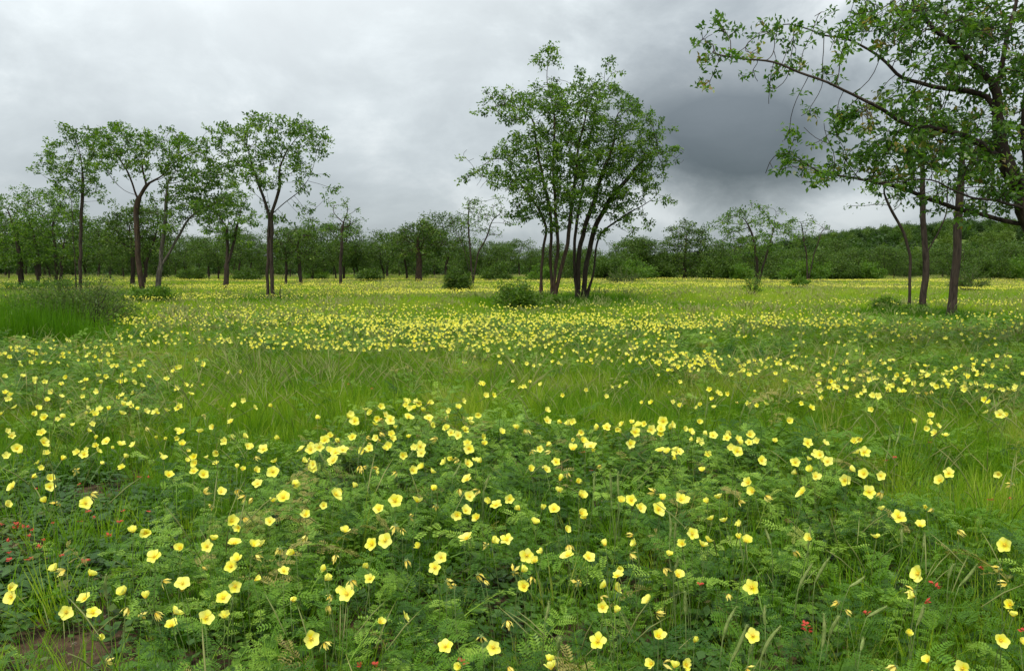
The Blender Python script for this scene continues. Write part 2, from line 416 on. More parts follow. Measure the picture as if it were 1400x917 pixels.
def near_grass():
    x, y = rand_ground(30000, 1.5, 16, 1.35)
    px, py = to_px(x, y, gz(x, y) + .2)
    pg, pgy = to_px(x, y, gz(x, y) + .05)
    px = px + rng.normal(0, 22, len(x)); py = py + rng.normal(0, .05, len(x)) * (py - 366)
    mat = inpoly(px, py, MAT_POLY); creep = inpoly(px, py, CREEP_POLY); lp = inpoly(px, py, LEFT_PATCH); rp = inpoly(px, py, RIGHT_PATCH) | inpoly(px, py, MID_PATCH)
    n1 = vnoise(x, y, .55); n2 = vnoise(x + 40, y, 1.9)
    right = np.clip((px - 930) / 350, 0, 1) * np.clip((py - 730) / 90, 0, 1)
    prob = np.ones(len(x))
    prob[mat] = .36 + .12 * (n1[mat] > .6)
    prob = np.maximum(prob, right * np.where(n1 > .32, .95, .35))
    prob[creep] = .16; prob[lp] = .45; prob[rp] = .5
    tallpatch = np.exp(-((px - 860) / 110) ** 2 - ((py - 700) / 60) ** 2) * mat
    prob = np.maximum(prob, tallpatch * .5)
    prob *= 1 - .97 * soil_at(pg, pgy)
    k = rng.random(len(x)) < prob
    x, y, px, py, n1, n2, mat = (q[k] for q in (x, y, px, py, n1, n2, mat)); right = right[k]
    n = len(x)
    idx = rng.integers(0, 5, n)
    seedy = np.clip((py - 470) / 30, 0, 1) * np.clip((610 - py) / 40, 0, 1) * ~mat
    u = rng.random(n)
    idx = np.where(u < .04 + .09 * seedy, 5 + rng.integers(0, 4, n), idx)
    idx = np.where(u > .78, 9 + rng.integers(0, 3, n), idx)
    scl = rng.uniform(.65, 1.15, n) * (.72 + .5 * n2) * np.where(mat, .95, 1.0) * (1 + .2 * right)
    scl = scl * np.where(y < 3.2, .8, 1)
    tint = .26 + .32 * n2 + rng.normal(0, .14, n) + .12 * seedy * (n1 - .3) + np.clip((px - 900) / 300, 0, 1) * .22 * (py > 520) * (py < 700) * (vnoise(x + 60, y, .6) > .45) + .25 * (vnoise(x + 11, y + 80, .8) > .72) * (py < 610)
    tint += (rng.random(n) < .06) * .35
    tint -= mat * .06 * (1 - right); tint += .15 * right
    rot = np.stack([rng.normal(0, .14, n), rng.normal(0, .14, n), rng.uniform(0, 6.283, n)], 1)
    return np.stack([x, y, gz(x, y) - .005], 1), rot, scl, idx, np.clip(tint, 0, 1)
P = near_grass()
scatter('meadow_grass', near_t, *P, 'soft green meadow grass growing round the flower beds in front', 'grass')

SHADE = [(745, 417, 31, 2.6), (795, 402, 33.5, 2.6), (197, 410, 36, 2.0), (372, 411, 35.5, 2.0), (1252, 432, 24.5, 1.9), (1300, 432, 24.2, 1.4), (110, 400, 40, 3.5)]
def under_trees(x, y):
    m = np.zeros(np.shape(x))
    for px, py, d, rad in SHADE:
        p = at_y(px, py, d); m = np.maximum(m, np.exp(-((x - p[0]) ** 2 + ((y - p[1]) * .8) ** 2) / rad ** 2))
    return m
def far_grass():
    x, y = rand_ground(34000, 14, 135, 1.9, 1.1, 3)
    n2 = vnoise(x, y, 6); n3 = vnoise(x + 90, y, 1.8)
    n = len(x)
    px, py = to_px(x, y, gz(x, y) + .1)
    s = np.interp(y, [14, 30, 60, 135], [.85, .95, 1.2, 1.7]) * (.65 + .55 * n2 + .2 * n3)
    z = np.interp(y, [14, 40, 135], [.95, .8, .6])
    scl = np.stack([s, s, s * z], 1) * rng.uniform(.75, 1.2, n)[:, None]
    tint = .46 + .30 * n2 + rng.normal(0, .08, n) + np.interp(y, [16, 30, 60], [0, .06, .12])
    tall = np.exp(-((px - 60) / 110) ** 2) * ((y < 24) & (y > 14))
    ut = under_trees(x, y); tint -= .7 * ut; scl[:, 2] *= 1 + .5 * ut  # crown shade painted into the grass tint; the grass also grows taller here
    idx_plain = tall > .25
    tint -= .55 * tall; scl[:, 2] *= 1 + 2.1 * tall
    idx = np.where(rng.random(n) < .8, rng.integers(0, 4, n), 4 + rng.integers(0, 3, n))
    idx = np.where(idx_plain, rng.integers(0, 4, n), idx)
    rot = np.stack([rng.normal(0, .08, n), rng.normal(0, .08, n), rng.uniform(0, 6.283, n)], 1)
    return np.stack([x, y, gz(x, y) - .02], 1), rot, scl, idx, np.clip(tint, 0, .92)
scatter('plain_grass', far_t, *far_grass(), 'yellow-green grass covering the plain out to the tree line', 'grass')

# ---- where the flowers of the near beds stand
Z3 = 2.9787
FL = [  # zoom origin and scale, then (x, y, state) in pixels of that zoom of the photograph
 (0, 640, Z3, [(130,40,'b'),(205,42,'s'),(203,78,'o'),(52,77,'o'),(24,151,'s'),(186,138,'b'),(238,140,'w'),(348,143,'o'),(370,102,'w'),(308,8,'w'),(688,30,'s'),(790,14,'s'),(828,28,'o'),(988,6,'s'),(1040,10,'s'),(1110,14,'o'),(1050,64,'o'),(1195,68,'c'),(900,98,'o'),(828,100,'w'),(1113,138,'c'),(1154,121,'o'),(862,152,'w'),(965,84,'w'),(1000,110,'w'),(1030,120,'w'),(1366,108,'o'),(1392,100,'c'),(1318,152,'s'),(543,260,'c'),(592,264,'c'),(942,215,'o'),(970,240,'c'),(992,200,'w'),(1100,218,'o'),(1243,193,'c'),(735,327,'c'),(845,318,'o'),(865,292,'c'),(955,308,'o'),(1030,318,'c'),(1060,318,'c'),(1040,352,'w'),(1245,272,'w'),(1140,325,'w'),(1200,345,'b'),(1365,352,'w'),(629,361,'o'),(942,400,'o'),(965,375,'c'),(820,400,'w'),(227,413,'c'),(268,412,'w'),(365,437,'c'),(1155,420,'o'),(1328,412,'c'),(1325,455,'b'),(660,458,'w'),(743,470,'o'),(740,500,'c'),(958,478,'o'),(1036,457,'b'),(1393,500,'c'),(42,487,'c'),(48,523,'o'),(345,532,'o'),(507,508,'c'),(592,530,'b'),(1185,542,'b'),(1338,555,'w'),(1352,520,'w'),(270,586,'o'),(378,590,'o'),(910,530,'O'),(710,592,'c'),(700,641,'o'),(838,610,'o'),(916,608,'c'),(630,584,'w'),(575,598,'w'),(520,565,'w'),(398,694,'b'),(430,787,'w'),(1265,693,'o'),(1320,706,'w')]),
 (470, 640, Z3, [(130,12,'s'),(280,8,'s'),(358,18,'c'),(504,46,'o'),(40,78,'b'),(215,15,'w'),(360,90,'b'),(470,82,'w'),(512,116,'s'),(552,88,'w'),(760,6,'c'),(825,5,'s'),(880,50,'b'),(955,58,'b'),(877,97,'c'),(968,114,'c'),(910,18,'w'),(145,170,'o'),(207,134,'o'),(300,140,'c'),(375,150,'w'),(270,195,'w'),(460,192,'c'),(495,172,'o'),(545,204,'c'),(620,152,'o'),(597,138,'c'),(674,127,'o'),(717,170,'b'),(808,165,'b'),(855,168,'o'),(776,225,'s'),(905,252,'c'),(965,185,'c'),(985,205,'c'),(1130,136,'c'),(1172,131,'o'),(1206,164,'o'),(1282,168,'O'),(1300,130,'b'),(1370,129,'o'),(1268,96,'w'),(5,260,'s'),(212,232,'w'),(235,248,'w'),(116,310,'o'),(170,295,'O'),(305,322,'b'),(395,362,'o'),(372,405,'o'),(500,288,'O'),(605,300,'c'),(580,312,'w'),(666,293,'o'),(745,355,'O'),(778,380,'c'),(808,342,'c'),(910,358,'o'),(915,310,'w'),(998,367,'o'),(1066,316,'b'),(1165,345,'w'),(1190,310,'c'),(1180,270,'w'),(1325,355,'c'),(1378,312,'c'),(98,405,'b'),(108,450,'o'),(28,455,'w'),(15,512,'o'),(418,455,'w'),(450,480,'w'),(255,372,'w'),(545,430,'w'),(570,455,'w'),(690,420,'w'),(725,420,'c'),(735,482,'c'),(765,440,'w'),(955,465,'w'),(1115,410,'c'),(1118,440,'o'),(1068,480,'c'),(1105,490,'c'),(1045,522,'w'),(1052,566,'o'),(1105,586,'b'),(1360,440,'c'),(1305,405,'w'),(1240,543,'s'),(1272,588,'w'),(148,628,'c'),(248,607,'o'),(665,618,'w'),(560,682,'w'),(413,726,'O'),(610,728,'o'),(475,808,'b'),(668,805,'w'),(1035,705,'O'),(835,785,'c'),(845,818,'c'),(1282,686,'c'),(1255,795,'c'),(1300,795,'w'),(1345,812,'c')]),
 (930, 640, Z3, [(90,12,'c'),(277,60,'o'),(297,96,'c'),(12,130,'o'),(110,140,'b'),(158,122,'c'),(238,128,'w'),(345,112,'w'),(474,22,'c'),(535,10,'c'),(550,35,'c'),(690,6,'c'),(670,48,'o'),(749,24,'o'),(814,30,'o'),(497,104,'o'),(768,95,'O'),(820,95,'w'),(820,170,'c'),(890,198,'O'),(1000,160,'b'),(1030,165,'w'),(1060,50,'o'),(1093,20,'o'),(1295,24,'c'),(1352,62,'w'),(128,210,'s'),(180,218,'c'),(248,232,'c'),(240,287,'b'),(270,300,'c'),(48,267,'o'),(10,310,'c'),(90,318,'c'),(115,300,'c'),(465,335,'w'),(528,287,'c'),(798,284,'c'),(977,235,'c'),(1130,250,'w'),(1323,313,'o'),(1300,408,'w'),(1330,465,'w'),(970,430,'o'),(2,432,'c'),(293,485,'O'),(195,510,'w'),(953,500,'w'),(955,522,'c'),(645,542,'w'),(673,574,'w'),(1345,557,'c'),(1355,603,'c'),(925,672,'b'),(1303,702,'o'),(1388,708,'c'),(58,707,'b'),(296,682,'o'),(1010,785,'c'),(880,805,'w'),(1150,815,'O'),(270,810,'w'),(25,800,'c'),(780,822,'w')]),
 (0, 380, 2.866, [(170,645,'o'),(66,670,'o'),(330,692,'o'),(418,643,'o'),(376,658,'s'),(473,655,'c'),(45,618,'s'),(712,606,'o'),(850,680,'c'),(905,565,'c'),(905,612,'w'),(983,664,'o'),(970,660,'c'),(1032,672,'o'),(1000,700,'w'),(1095,628,'b'),(1182,672,'o'),(1218,672,'o'),(1252,662,'o'),(1273,637,'o'),(1295,618,'c'),(1316,685,'o'),(1342,675,'o'),(1307,717,'o'),(1228,730,'o'),(1185,718,'c'),(1210,715,'w'),(690,432,'o'),(725,422,'o'),(705,350,'o'),(748,457,'s'),(680,365,'s'),(770,320,'s'),(795,335,'s'),(897,372,'s'),(920,500,'s'),(957,480,'s'),(995,508,'s'),(1244,553,'b'),(797,535,'w'),(700,503,'s'),(835,585,'s'),
   (20,300,'o'),(40,275,'c'),(65,288,'c'),(98,275,'c'),(125,290,'o'),(76,343,'c'),(15,387,'c'),(92,388,'c'),(245,310,'o'),(245,298,'c'),(330,277,'c'),(352,300,'c'),(425,297,'o'),(442,278,'c'),(196,278,'s'),(203,448,'o'),(185,482,'c'),(262,388,'c'),(383,385,'c'),(384,445,'c'),(340,513,'c'),(390,518,'c'),(380,528,'c'),(132,535,'c'),(175,548,'c'),(243,548,'c'),(480,497,'c'),(512,497,'c'),(478,535,'c'),(440,345,'s'),(457,345,'s'),(468,408,'c'),(500,402,'c'),(522,410,'c'),(524,360,'o'),(545,345,'s'),(482,380,'s'),(413,385,'s'),(585,390,'s'),(480,460,'s'),(572,522,'s'),(525,450,'s'),(20,450,'s'),(60,508,'s'),(5,535,'s'),(318,410,'s'),(130,408,'s'),(175,408,'s'),(510,330,'s'),(375,270,'s'),(92,232,'s'),(260,240,'s')]),
 (430, 380, 2.8, [(138,523,'o'),(153,548,'o'),(195,505,'s'),(252,492,'o'),(240,540,'o'),(215,515,'c'),(270,525,'o'),(291,545,'o'),(310,575,'c'),(345,472,'c'),(370,472,'c'),(365,498,'s'),(403,480,'o'),(440,480,'c'),(360,533,'o'),(437,537,'O'),(445,560,'c'),(551,497,'o'),(145,610,'o'),(84,668,'o'),(237,612,'o'),(210,655,'o'),(250,590,'w'),(245,615,'w'),(215,630,'w'),(360,612,'c'),(405,645,'O'),(408,670,'o'),(502,575,'c'),(523,592,'o'),(549,603,'o'),(578,580,'c'),(597,540,'s'),(628,525,'c'),(590,653,'o'),(648,635,'c'),(638,705,'c'),(525,692,'b'),(550,692,'w'),(583,710,'s'),(465,615,'w'),(712,592,'c'),(770,577,'c'),(800,580,'w'),(815,580,'w'),(886,508,'c'),(890,548,'o'),(977,560,'c'),(1022,592,'s'),(983,617,'c'),(1057,645,'o'),(1040,640,'c'),(990,655,'c'),(863,656,'o'),(828,660,'w'),(924,705,'o'),(1088,573,'c'),(1119,573,'o'),(1160,580,'c'),(1178,560,'c'),(1213,553,'c'),(1225,590,'o'),(1263,560,'c'),(1288,580,'o'),(1207,635,'o'),(1100,716,'w'),(510,522,'w'),(338,680,'s'),(175,718,'w'),(200,718,'w'),(270,655,'s'),(638,405,'s'),(683,448,'s'),(568,470,'s')]),
 (900, 380, 2.8, [(18,548,'O'),(10,580,'o'),(52,563,'o'),(8,664,'o'),(35,668,'c'),(70,665,'c'),(80,665,'o'),(98,577,'c'),(125,590,'c'),(133,620,'c'),(158,620,'s'),(156,552,'s'),(210,604,'o'),(262,612,'o'),(277,598,'c'),(306,630,'c'),(303,663,'o'),(347,630,'o'),(350,600,'c'),(396,700,'o'),(444,627,'c'),(500,547,'c'),(525,705,'o'),(573,697,'c'),(620,678,'o'),(648,703,'o'),(571,632,'o'),(770,620,'c'),(788,666,'o'),(972,547,'c'),(1044,550,'c'),(1042,527,'s'),(1025,577,'s'),(1070,567,'s'),(1100,605,'s'),(1308,522,'o'),(1338,527,'c'),(1250,467,'c'),(1268,477,'s'),(1255,412,'s'),(613,373,'c'),(667,417,'c'),(688,415,'c'),(718,423,'c'),(785,430,'s'),(803,390,'o'),(843,375,'c'),(840,453,'o'),(757,450,'s'),(880,415,'c'),(905,408,'c'),(938,437,'o'),(915,370,'c'),(955,395,'s'),(990,443,'s'),(1007,360,'s'),(1032,375,'o'),(1065,415,'o'),(1058,362,'s'),(1010,385,'s'),(1012,410,'s'),(1103,360,'s'),(1093,390,'s'),(1138,397,'s'),(1185,380,'c'),(1215,358,'s'),(1225,373,'s'),(1212,405,'s'),(1258,317,'c'),(1275,335,'c'),(1295,298,'s'),(1323,298,'s'),(1393,370,'c'),(620,430,'s'),(627,460,'s'),(750,388,'s'),(545,347,'c'),(488,397,'c'),(497,350,'c'),(468,333,'s'),(343,370,'s'),(370,370,'s'),(313,362,'s'),(197,427,'s')]),
]
fr = random.Random(3)
flowers = []
for ox, oy, s, l in FL:
    for a, b, st in l:
        px, py = ox + a / s, oy + b / s
        z = .41 + fr.uniform(-.045, .045)
        if py > 850 and px < 180: z = .24
        if st == 'w': z -= .03
        flowers.append((at_z(px, py, z), st, px, py))
flowers.sort(key=lambda q: q[0].y)
# ---- feathery leaves of the flower bed
def leaflet_leaf(mb, base, d, up, L, pairs, droop, r, wl=.32):
    d = np.array(d, float); d /= np.linalg.norm(d); s = np.cross(d, up); s /= np.linalg.norm(s) + 1e-9; n = np.cross(s, d)
    v = []; f = []
    P = []; q = np.array(base, float); a = 0.0
    for i in range(pairs + 2):
        P.append(q.copy()); dd = d * math.cos(a) - n * math.sin(a); q = q + dd * L / (pairs + 1); a += droop / (pairs + 1)
    for i in range(len(P) - 1):
        b = len(v); v += [P[i] - s * .0009, P[i] + s * .0009, P[i + 1]]; f.append((b, b + 1, b + 2))
    for i in range(1, pairs + 1):
        ll = L * wl * (1 - abs(i / (pairs + 1) - .5) * .8)
        t = P[i + 1] - P[i]; t /= np.linalg.norm(t)
        for sg in (-1, 1):
            dr = s * sg * .88 + t * .42 + n * r.uniform(.0, .35); dr /= np.linalg.norm(dr)
            e = P[i] + dr * ll; mid = P[i] + dr * ll * .5; wv = t * ll * .22
            b = len(v); v += [P[i], mid + wv, e, mid - wv]
            f.append((b, b + 1, b + 2, b + 3))
    mb.add(v, f, 0)
def sprig(i, nl, SL, LL, pairs, rise):
    r = random.Random(i * 13 + 3); mb = MB()
    az = 0; P = []; p = np.array((0, 0, 0.)); a = rise
    for k in range(7):
        P.append(p.copy()); p = p + np.array((math.cos(a) * math.cos(az), math.cos(a) * math.sin(az), math.sin(a))) * SL / 6
        a += r.uniform(-.3, .12); az += r.uniform(-.35, .35)
    mb.tube(P, np.linspace(.0022, .001, 7), 3, 0)
    for k in range(nl):
        t = (k + .6) / nl * 5.9; j = int(t); b = P[j] + (P[min(j + 1, 6)] - P[j]) * (t - j)
        side = 1 if k % 2 else -1
        aa = az * t / 6 + side * r.uniform(.5, 1.4)
        d = (math.cos(aa), math.sin(aa), r.uniform(-.15, .6))
        leaflet_leaf(mb, b, d, (r.uniform(-.2, .2), r.uniform(-.2, .2), 1), LL * r.uniform(.7, 1.15), pairs, r.uniform(.1, .9), r)
    return proto('sprig_kind%02d' % i, mb.mesh('leafy_sprig', (M['cover'],), False))
sprigs = [sprig(i, 12, .20, .058, 6, .55) for i in range(6)] + [sprig(10 + i, 9, .15, .052, 5, 1.1) for i in range(4)]
def bed_height(x, y, px, py):
    h = .15 + .17 * vnoise(x, y, .75) + .08 * vnoise(x + 9, y + 4, .3)
    return h
def ground_cover():
    parts = []
    x, y = rand_ground(30000, 1.45, 19, 1.55)
    g = gz(x, y)
    px, py = to_px(x, y, g + .25)
    pg, pgy = to_px(x, y, g + .05)
    px = px + rng.normal(0, 25, len(x)); py = py + rng.normal(0, .06, len(x)) * (py - 366)
    mat = inpoly(px, py, MAT_POLY); lp = inpoly(px, py, LEFT_PATCH); rp = inpoly(px, py, RIGHT_PATCH) | inpoly(px, py, MID_PATCH)
    band = (py < 478) & (py > 424) & (px > 150)
    cr = inpoly(px, py, CREEP_POLY)
    right = np.clip((px - 930) / 350, 0, 1) * np.clip((py - 730) / 90, 0, 1)
    n1 = vnoise(x, y, .55); n2 = vnoise(x + 20, y + 7, .28)
    prob = np.where(mat, 1.0, 0.05 + .16 * (vnoise(x + 3, y + 50, .9) > .62)); prob = np.where(lp, .8, prob); prob = np.where(rp, .7, prob); prob = np.where(band, .35, prob)
    prob = np.where(cr, .07, prob)
    tallpatch = np.exp(-((px - 860) / 110) ** 2 - ((py - 700) / 60) ** 2)
    prob = prob * (1 - .6 * right * (n1 > .32)) * (1 - .35 * tallpatch)
    prob = prob * np.where(n2 < .34, .22, 1) * np.where(n1 < .3, .5, 1)
    prob = prob * np.clip(1 - 1.5 * soil_at(pg, pgy), 0.0, 1)
    k = rng.random(len(x)) < prob
    x, y, g, px, py, n1, lp, cr, band = (q[k] for q in (x, y, g, px, py, n1, lp, cr, band)); n = len(x)
    H = bed_height(x, y, px, py) * np.where(cr, .45, 1)
    u = rng.random(n) ** .6
    z = g + H * u * .8
    F = np.array([tuple(q[0]) for q in flowers])          # leaves part round each bloom
    keep = np.ones(n, bool)
    for fx, fy, fz in F:
        dx = x - fx; dy = y - fy
        keep &= ~((dx * dx + (dy + .07) ** 2 / 2.2 < .011) & (z > fz - .17))
    x, y, z, H, u, n1 = (q[keep] for q in (x, y, z, H, u, n1)); n = len(x)
    idx = np.where(rng.random(n) < .65, rng.integers(0, 6, n), 6 + rng.integers(0, 4, n))
    rot = np.stack([rng.normal(0, .22, n), rng.normal(0, .22, n), rng.uniform(0, 6.283, n)], 1)
    s = rng.uniform(.7, 1.3, n) * np.interp(y, [1.5, 2.2, 4, 6, 18], [.85, 1.0, 1.15, 1.35, 1.9])
    tint = .28 + .35 * vnoise(x, y, 1.3) + rng.normal(0, .30, n)
    return np.stack([x, y, z], 1), rot, s, idx, np.clip(tint, 0, 1)
scatter('feathery_leaves', sprigs, *ground_cover(), 'dark green feathery leaves of the low flower bed', 'ground cover')

# ---- small creeping leaves at the left
def creeper(i):
    r = random.Random(i + 400); mb = MB()
    for k in range(16):
        a = r.uniform(0, 6.283); q = r.uniform(.01, .09); L = r.uniform(.012, .026); h = r.uniform(.01, .07)
        c = np.array((q * math.cos(a), q * math.sin(a), h)); b = r.uniform(0, 6.283)
        d = np.array((math.cos(b), math.sin(b), r.uniform(-.4, .5))); s = np.array((-math.sin(b), math.cos(b), r.uniform(-.4, .4)))
        mb.add([c - d * L, c + s * L * .55 - d * L * .1, c + d * L, c - s * L * .55 - d * L * .1], [(0, 1, 2, 3)], 0)
        mb.add([c - d * L, c - d * L * 1.05 + s * .001, (q * .3 * math.cos(a), q * .3 * math.sin(a), 0)], [(0, 1, 2)], 0)
    return proto('creeper_kind%02d' % i, mb.mesh('creeper', (M['creep'],), False))
creepers = [creeper(i) for i in range(5)]
def creep_pts():
    x, y = rand_ground(30000, 1.5, 7, 1.3)
    g = gz(x, y); px, py = to_px(x, y, g + .04)
    cr = inpoly(px, py, CREEP_POLY); mat = inpoly(px, py, MAT_POLY)
    n1 = vnoise(x + 5, y, .35)
    prob = np.where(cr, np.where(n1 > .38, .75, .18), .10) * (1 - .9 * soil_at(px, py)) + .06 * mat
    k = rng.random(len(x)) < prob
    x, y, g = x[k], y[k], g[k]; n = len(x)
    return np.stack([x, y, g], 1), np.stack([rng.normal(0, .1, n), rng.normal(0, .1, n), rng.uniform(0, 6.283, n)], 1), rng.uniform(.8, 1.6, n), rng.integers(0, 5, n), np.clip(rng.normal(.4, .22, n), 0, 1)
scatter('creeping_leaves', creepers, *creep_pts(), 'small creeping leaves hugging the bare soil at lower left', 'ground cover')

# ---- stones and dead leaves on the bare patches
def pebble(i):
    r = random.Random(i + 700); mb = MB(); k = 6; v = [(0, 0, .55)]
    for ring, (h, q) in enumerate(((.3, .8), (-.2, 1.0))):
        for j in range(k):
            a = j * 6.283 / k + ring * .5; e = q * r.uniform(.75, 1.2); v.append((e * math.cos(a), e * math.sin(a) * .8, h * r.uniform(.7, 1.2)))
    f = [(0, 1 + j, 1 + (j + 1) % k) for j in range(k)] + [(1 + j, 1 + k + j, 1 + k + (j + 1) % k, 1 + (j + 1) % k) for j in range(k)]
    mb.add(v, f); return proto('litter_kind%02d' % i, mb.mesh('pebble', (M['stone'],), False))
def dead_leaf(i):
    r = random.Random(i + 720); mb = MB()
    mb.add([(-1.6, 0, .1), (0, .7, .5 * r.random()), (1.6, 0, .3), (0, -.7, .5 * r.random())], [(0, 1, 2), (0, 2, 3)]); mb.tube([(-2.6, .2, .3), (-1.6, 0, .1), (0, .05, .12)], .08, 3)
    return proto('litter_kind%02d' % (i + 3), mb.mesh('dead_leaf', (M['litter'],), False))
M['stone'] = plain_mat('stone', (.10, .075, .055), (.22, .17, .13), 30, .9)
M['litter'] = plain_mat('leaf_litter', (.13, .075, .035), (.27, .18, .09), 30, .8)
def litter():
    x, y = rand_ground(16000, 1.5, 6.5, 1.2); g = gz(x, y); px, py = to_px(x, y, g + .02)
    k = rng.random(len(x)) < np.clip(soil_at(px, py) * 1.2, .02, 1) * (.2 + .8 * vnoise(x, y, .12))
    x, y, g = x[k], y[k], g[k]; n = len(x)
    return np.stack([x, y, g], 1), np.stack([rng.normal(0, .25, n), rng.normal(0, .25, n), rng.uniform(0, 6.283, n)], 1), .0025 + .011 * rng.random(n) ** 3, rng.integers(0, 6, n), rng.random(n)
scatter('soil_litter', [pebble(i) for i in range(3)] + [dead_leaf(i) for i in range(3)], *litter(), 'small stones and dead leaves on the bare brown soil at lower left', 'litter')

# ------------------------------------------------------------------ trees
def grow(stems, A, D, iters=140, kill=1.6, sway=.12, seed=0, infl=None, merge=.22):
    """Space colonisation: the stems are polylines; branches grow towards the points A of the crown. Gives positions, parents, stem ids."""
    r = np.random.default_rng(seed)
    pos = []; par = []
    for st in stems:
        st = np.asarray(st, float); last = -1; start = 0
        if pos:                                   # a stem that runs along an earlier one forks off it
            while start < len(st) - 1:
                dd = np.linalg.norm(np.array(pos) - st[start], axis=1)
                if dd.min() > merge: break
                last = int(dd.argmin()); start += 1
            if start: st = np.concatenate([[pos[last]], st[start:]])
        for i in range(len(st)):
            if i == 0 and start: continue
            if i == 0: pos.append(st[0]); par.append(-1); last = len(pos) - 1; continue
            L = np.linalg.norm(st[i] - st[i - 1]); k = max(1, int(round(L / D)))
            for j in range(1, k + 1):
                pos.append(st[i - 1] + (st[i] - st[i - 1]) * j / k + (r.normal(0, D * .15, 3) if j < k else 0)); par.append(last); last = len(pos) - 1
    pos = [np.asarray(p, float) for p in pos]
    nstem = len(pos)
    P = np.array(pos); A = np.array(A)
    zmin = np.array([p[2] for p in P]); ok = np.ones(len(P), bool)
    d = np.linalg.norm(A[:, None, :] - P[None], axis=2)
    near = d.argmin(1); nd = d.min(1); alive = np.ones(len(A), bool)
    used = {}
    for it in range(iters):
        act = np.where(alive & (nd < (infl or 1e9)))[0]
        if len(act) == 0: break
        npts = np.array(pos)
        vec = A[act] - npts[near[act]]; vec /= np.linalg.norm(vec, axis=1)[:, None] + 1e-9
        acc = np.zeros((len(pos), 3)); np.add.at(acc, near[act], vec)
        ids = np.unique(near[act]); new = []
        for i in ids:
            v = acc[i]; L = np.linalg.norm(v)
            if L < 1e-6: v = r.normal(0, 1, 3); L = np.linalg.norm(v)
            v = v / L + r.normal(0, sway, 3); v /= np.linalg.norm(v)
            q = pos[i] + v * D
            key = used.setdefault(i, [])
            if any(np.linalg.norm(q - k) < D * .4 for k in key):
                mine = act[near[act] == i]; t = mine[nd[mine].argmin()] if r.random() < .6 else r.choice(mine)
                v = A[t] - pos[i]; v /= np.linalg.norm(v) + 1e-9; q = pos[i] + v * D
                if any(np.linalg.norm(q - k) < D * .4 for k in key): alive[t] = False; continue
            if len(key) > 4: alive[act[near[act] == i]] = False; continue
            key.append(q); new.append((q, i))
        if not new: continue
        base = len(pos)
        for q, i in new: pos.append(q); par.append(int(i))
        Q = np.array([q for q, _ in new])
        dd = np.linalg.norm(A[:, None, :] - Q[None], axis=2)
        m = dd.argmin(1); md = dd.min(1); b = md < nd
        nd[b] = md[b]; near[b] = base + m[b]
        alive &= nd > D * kill
    return np.array(pos), np.array(par), nstem
def skeleton(pos, par, r_tip, r_base, pexp=.85):
    n = len(pos); ch = [[] for _ in range(n)]
    for i, p in enumerate(par):
        if p >= 0: ch[p].append(i)
    order = []; st = [i for i in range(n) if par[i] < 0]; roots = list(st)
    while st:
        i = st.pop(); order.append(i); st += ch[i]
    tips = np.zeros(n)
    for i in reversed(order):
        tips[i] = sum(tips[c] for c in ch[i]) if ch[i] else 1
    e = math.log(max(2, max(tips[r] for r in roots))) / math.log(r_base / r_tip)
    rad = r_tip + (r_base - r_tip) * (tips / max(tips[r] for r in roots)) ** pexp
    depth = np.zeros(n)                       # nodes to the nearest tip below
    for i in reversed(order): depth[i] = 0 if not ch[i] else 1 + max(depth[c] for c in ch[i])
    # smooth the course of the branches
    P = pos.copy()
    for _ in range(2):
        Q = P.copy()
        for i in range(n):
            if par[i] >= 0 and ch[i]:
                c = max(ch[i], key=lambda k: tips[k]); Q[i] = .5 * P[i] + .25 * (P[par[i]] + P[c])
        P = Q
    chains = []; st = [(r, None) for r in roots]
    while st:
        i, p = st.pop(); c = [p] if p is not None else []
        c.append(i)
        while ch[c[-1]]:
            k = sorted(ch[c[-1]], key=lambda q: -tips[q])
            st += [(q, c[-1]) for q in k[1:]]
            c.append(k[0])
        chains.append((c, p is None))
    return P, rad, depth, chains, ch
def leaf_mesh(name, centers, dirs, m, L, per, spread, mats, r, up=.45, wfac=.5, tint=None, clump=1.0):
    """Leaves as folded four-cornered blades round each twig node."""
    n = len(centers) * per
    if clump < 1:
        keep = r.random(len(centers)) < clump; centers = centers[keep]; dirs = dirs[keep]; n = len(centers) * per; tint = r.normal(.45, .27, len(centers))
    c = np.repeat(centers, per, 0) + r.normal(0, 1, (n, 3)) * spread * np.array((1, 1, .6))
    d = np.repeat(dirs, per, 0) * .5 + r.normal(0, .75, (n, 3)); d[:, 2] -= .1
    d /= np.linalg.norm(d, axis=1)[:, None]
    nr = r.normal(0, .6, (n, 3)); nr[:, 2] += up * 2
    s = np.cross(d, nr); s /= np.linalg.norm(s, axis=1)[:, None] + 1e-9
    nn = np.cross(s, d)
    l = L * r.uniform(.6, 1.25, n)[:, None]
    v = np.stack([c, c + d * l * .5 + s * l * wfac * .5 + nn * l * .1, c + d * l - nn * l * .08, c + d * l * .5 - s * l * wfac * .5 + nn * l * .1], 1).reshape(-1, 3)
    f = np.arange(n)[:, None] * 4 + np.array([[0, 1, 2, 3]])
    if tint is None: tint = r.normal(.45, .2, len(centers))
    t = np.clip(np.repeat(tint, per) + r.normal(0, .15, n), 0, 1)
    return mesh(name, v, f, mats, False, {'tint': np.repeat(t, 4)})
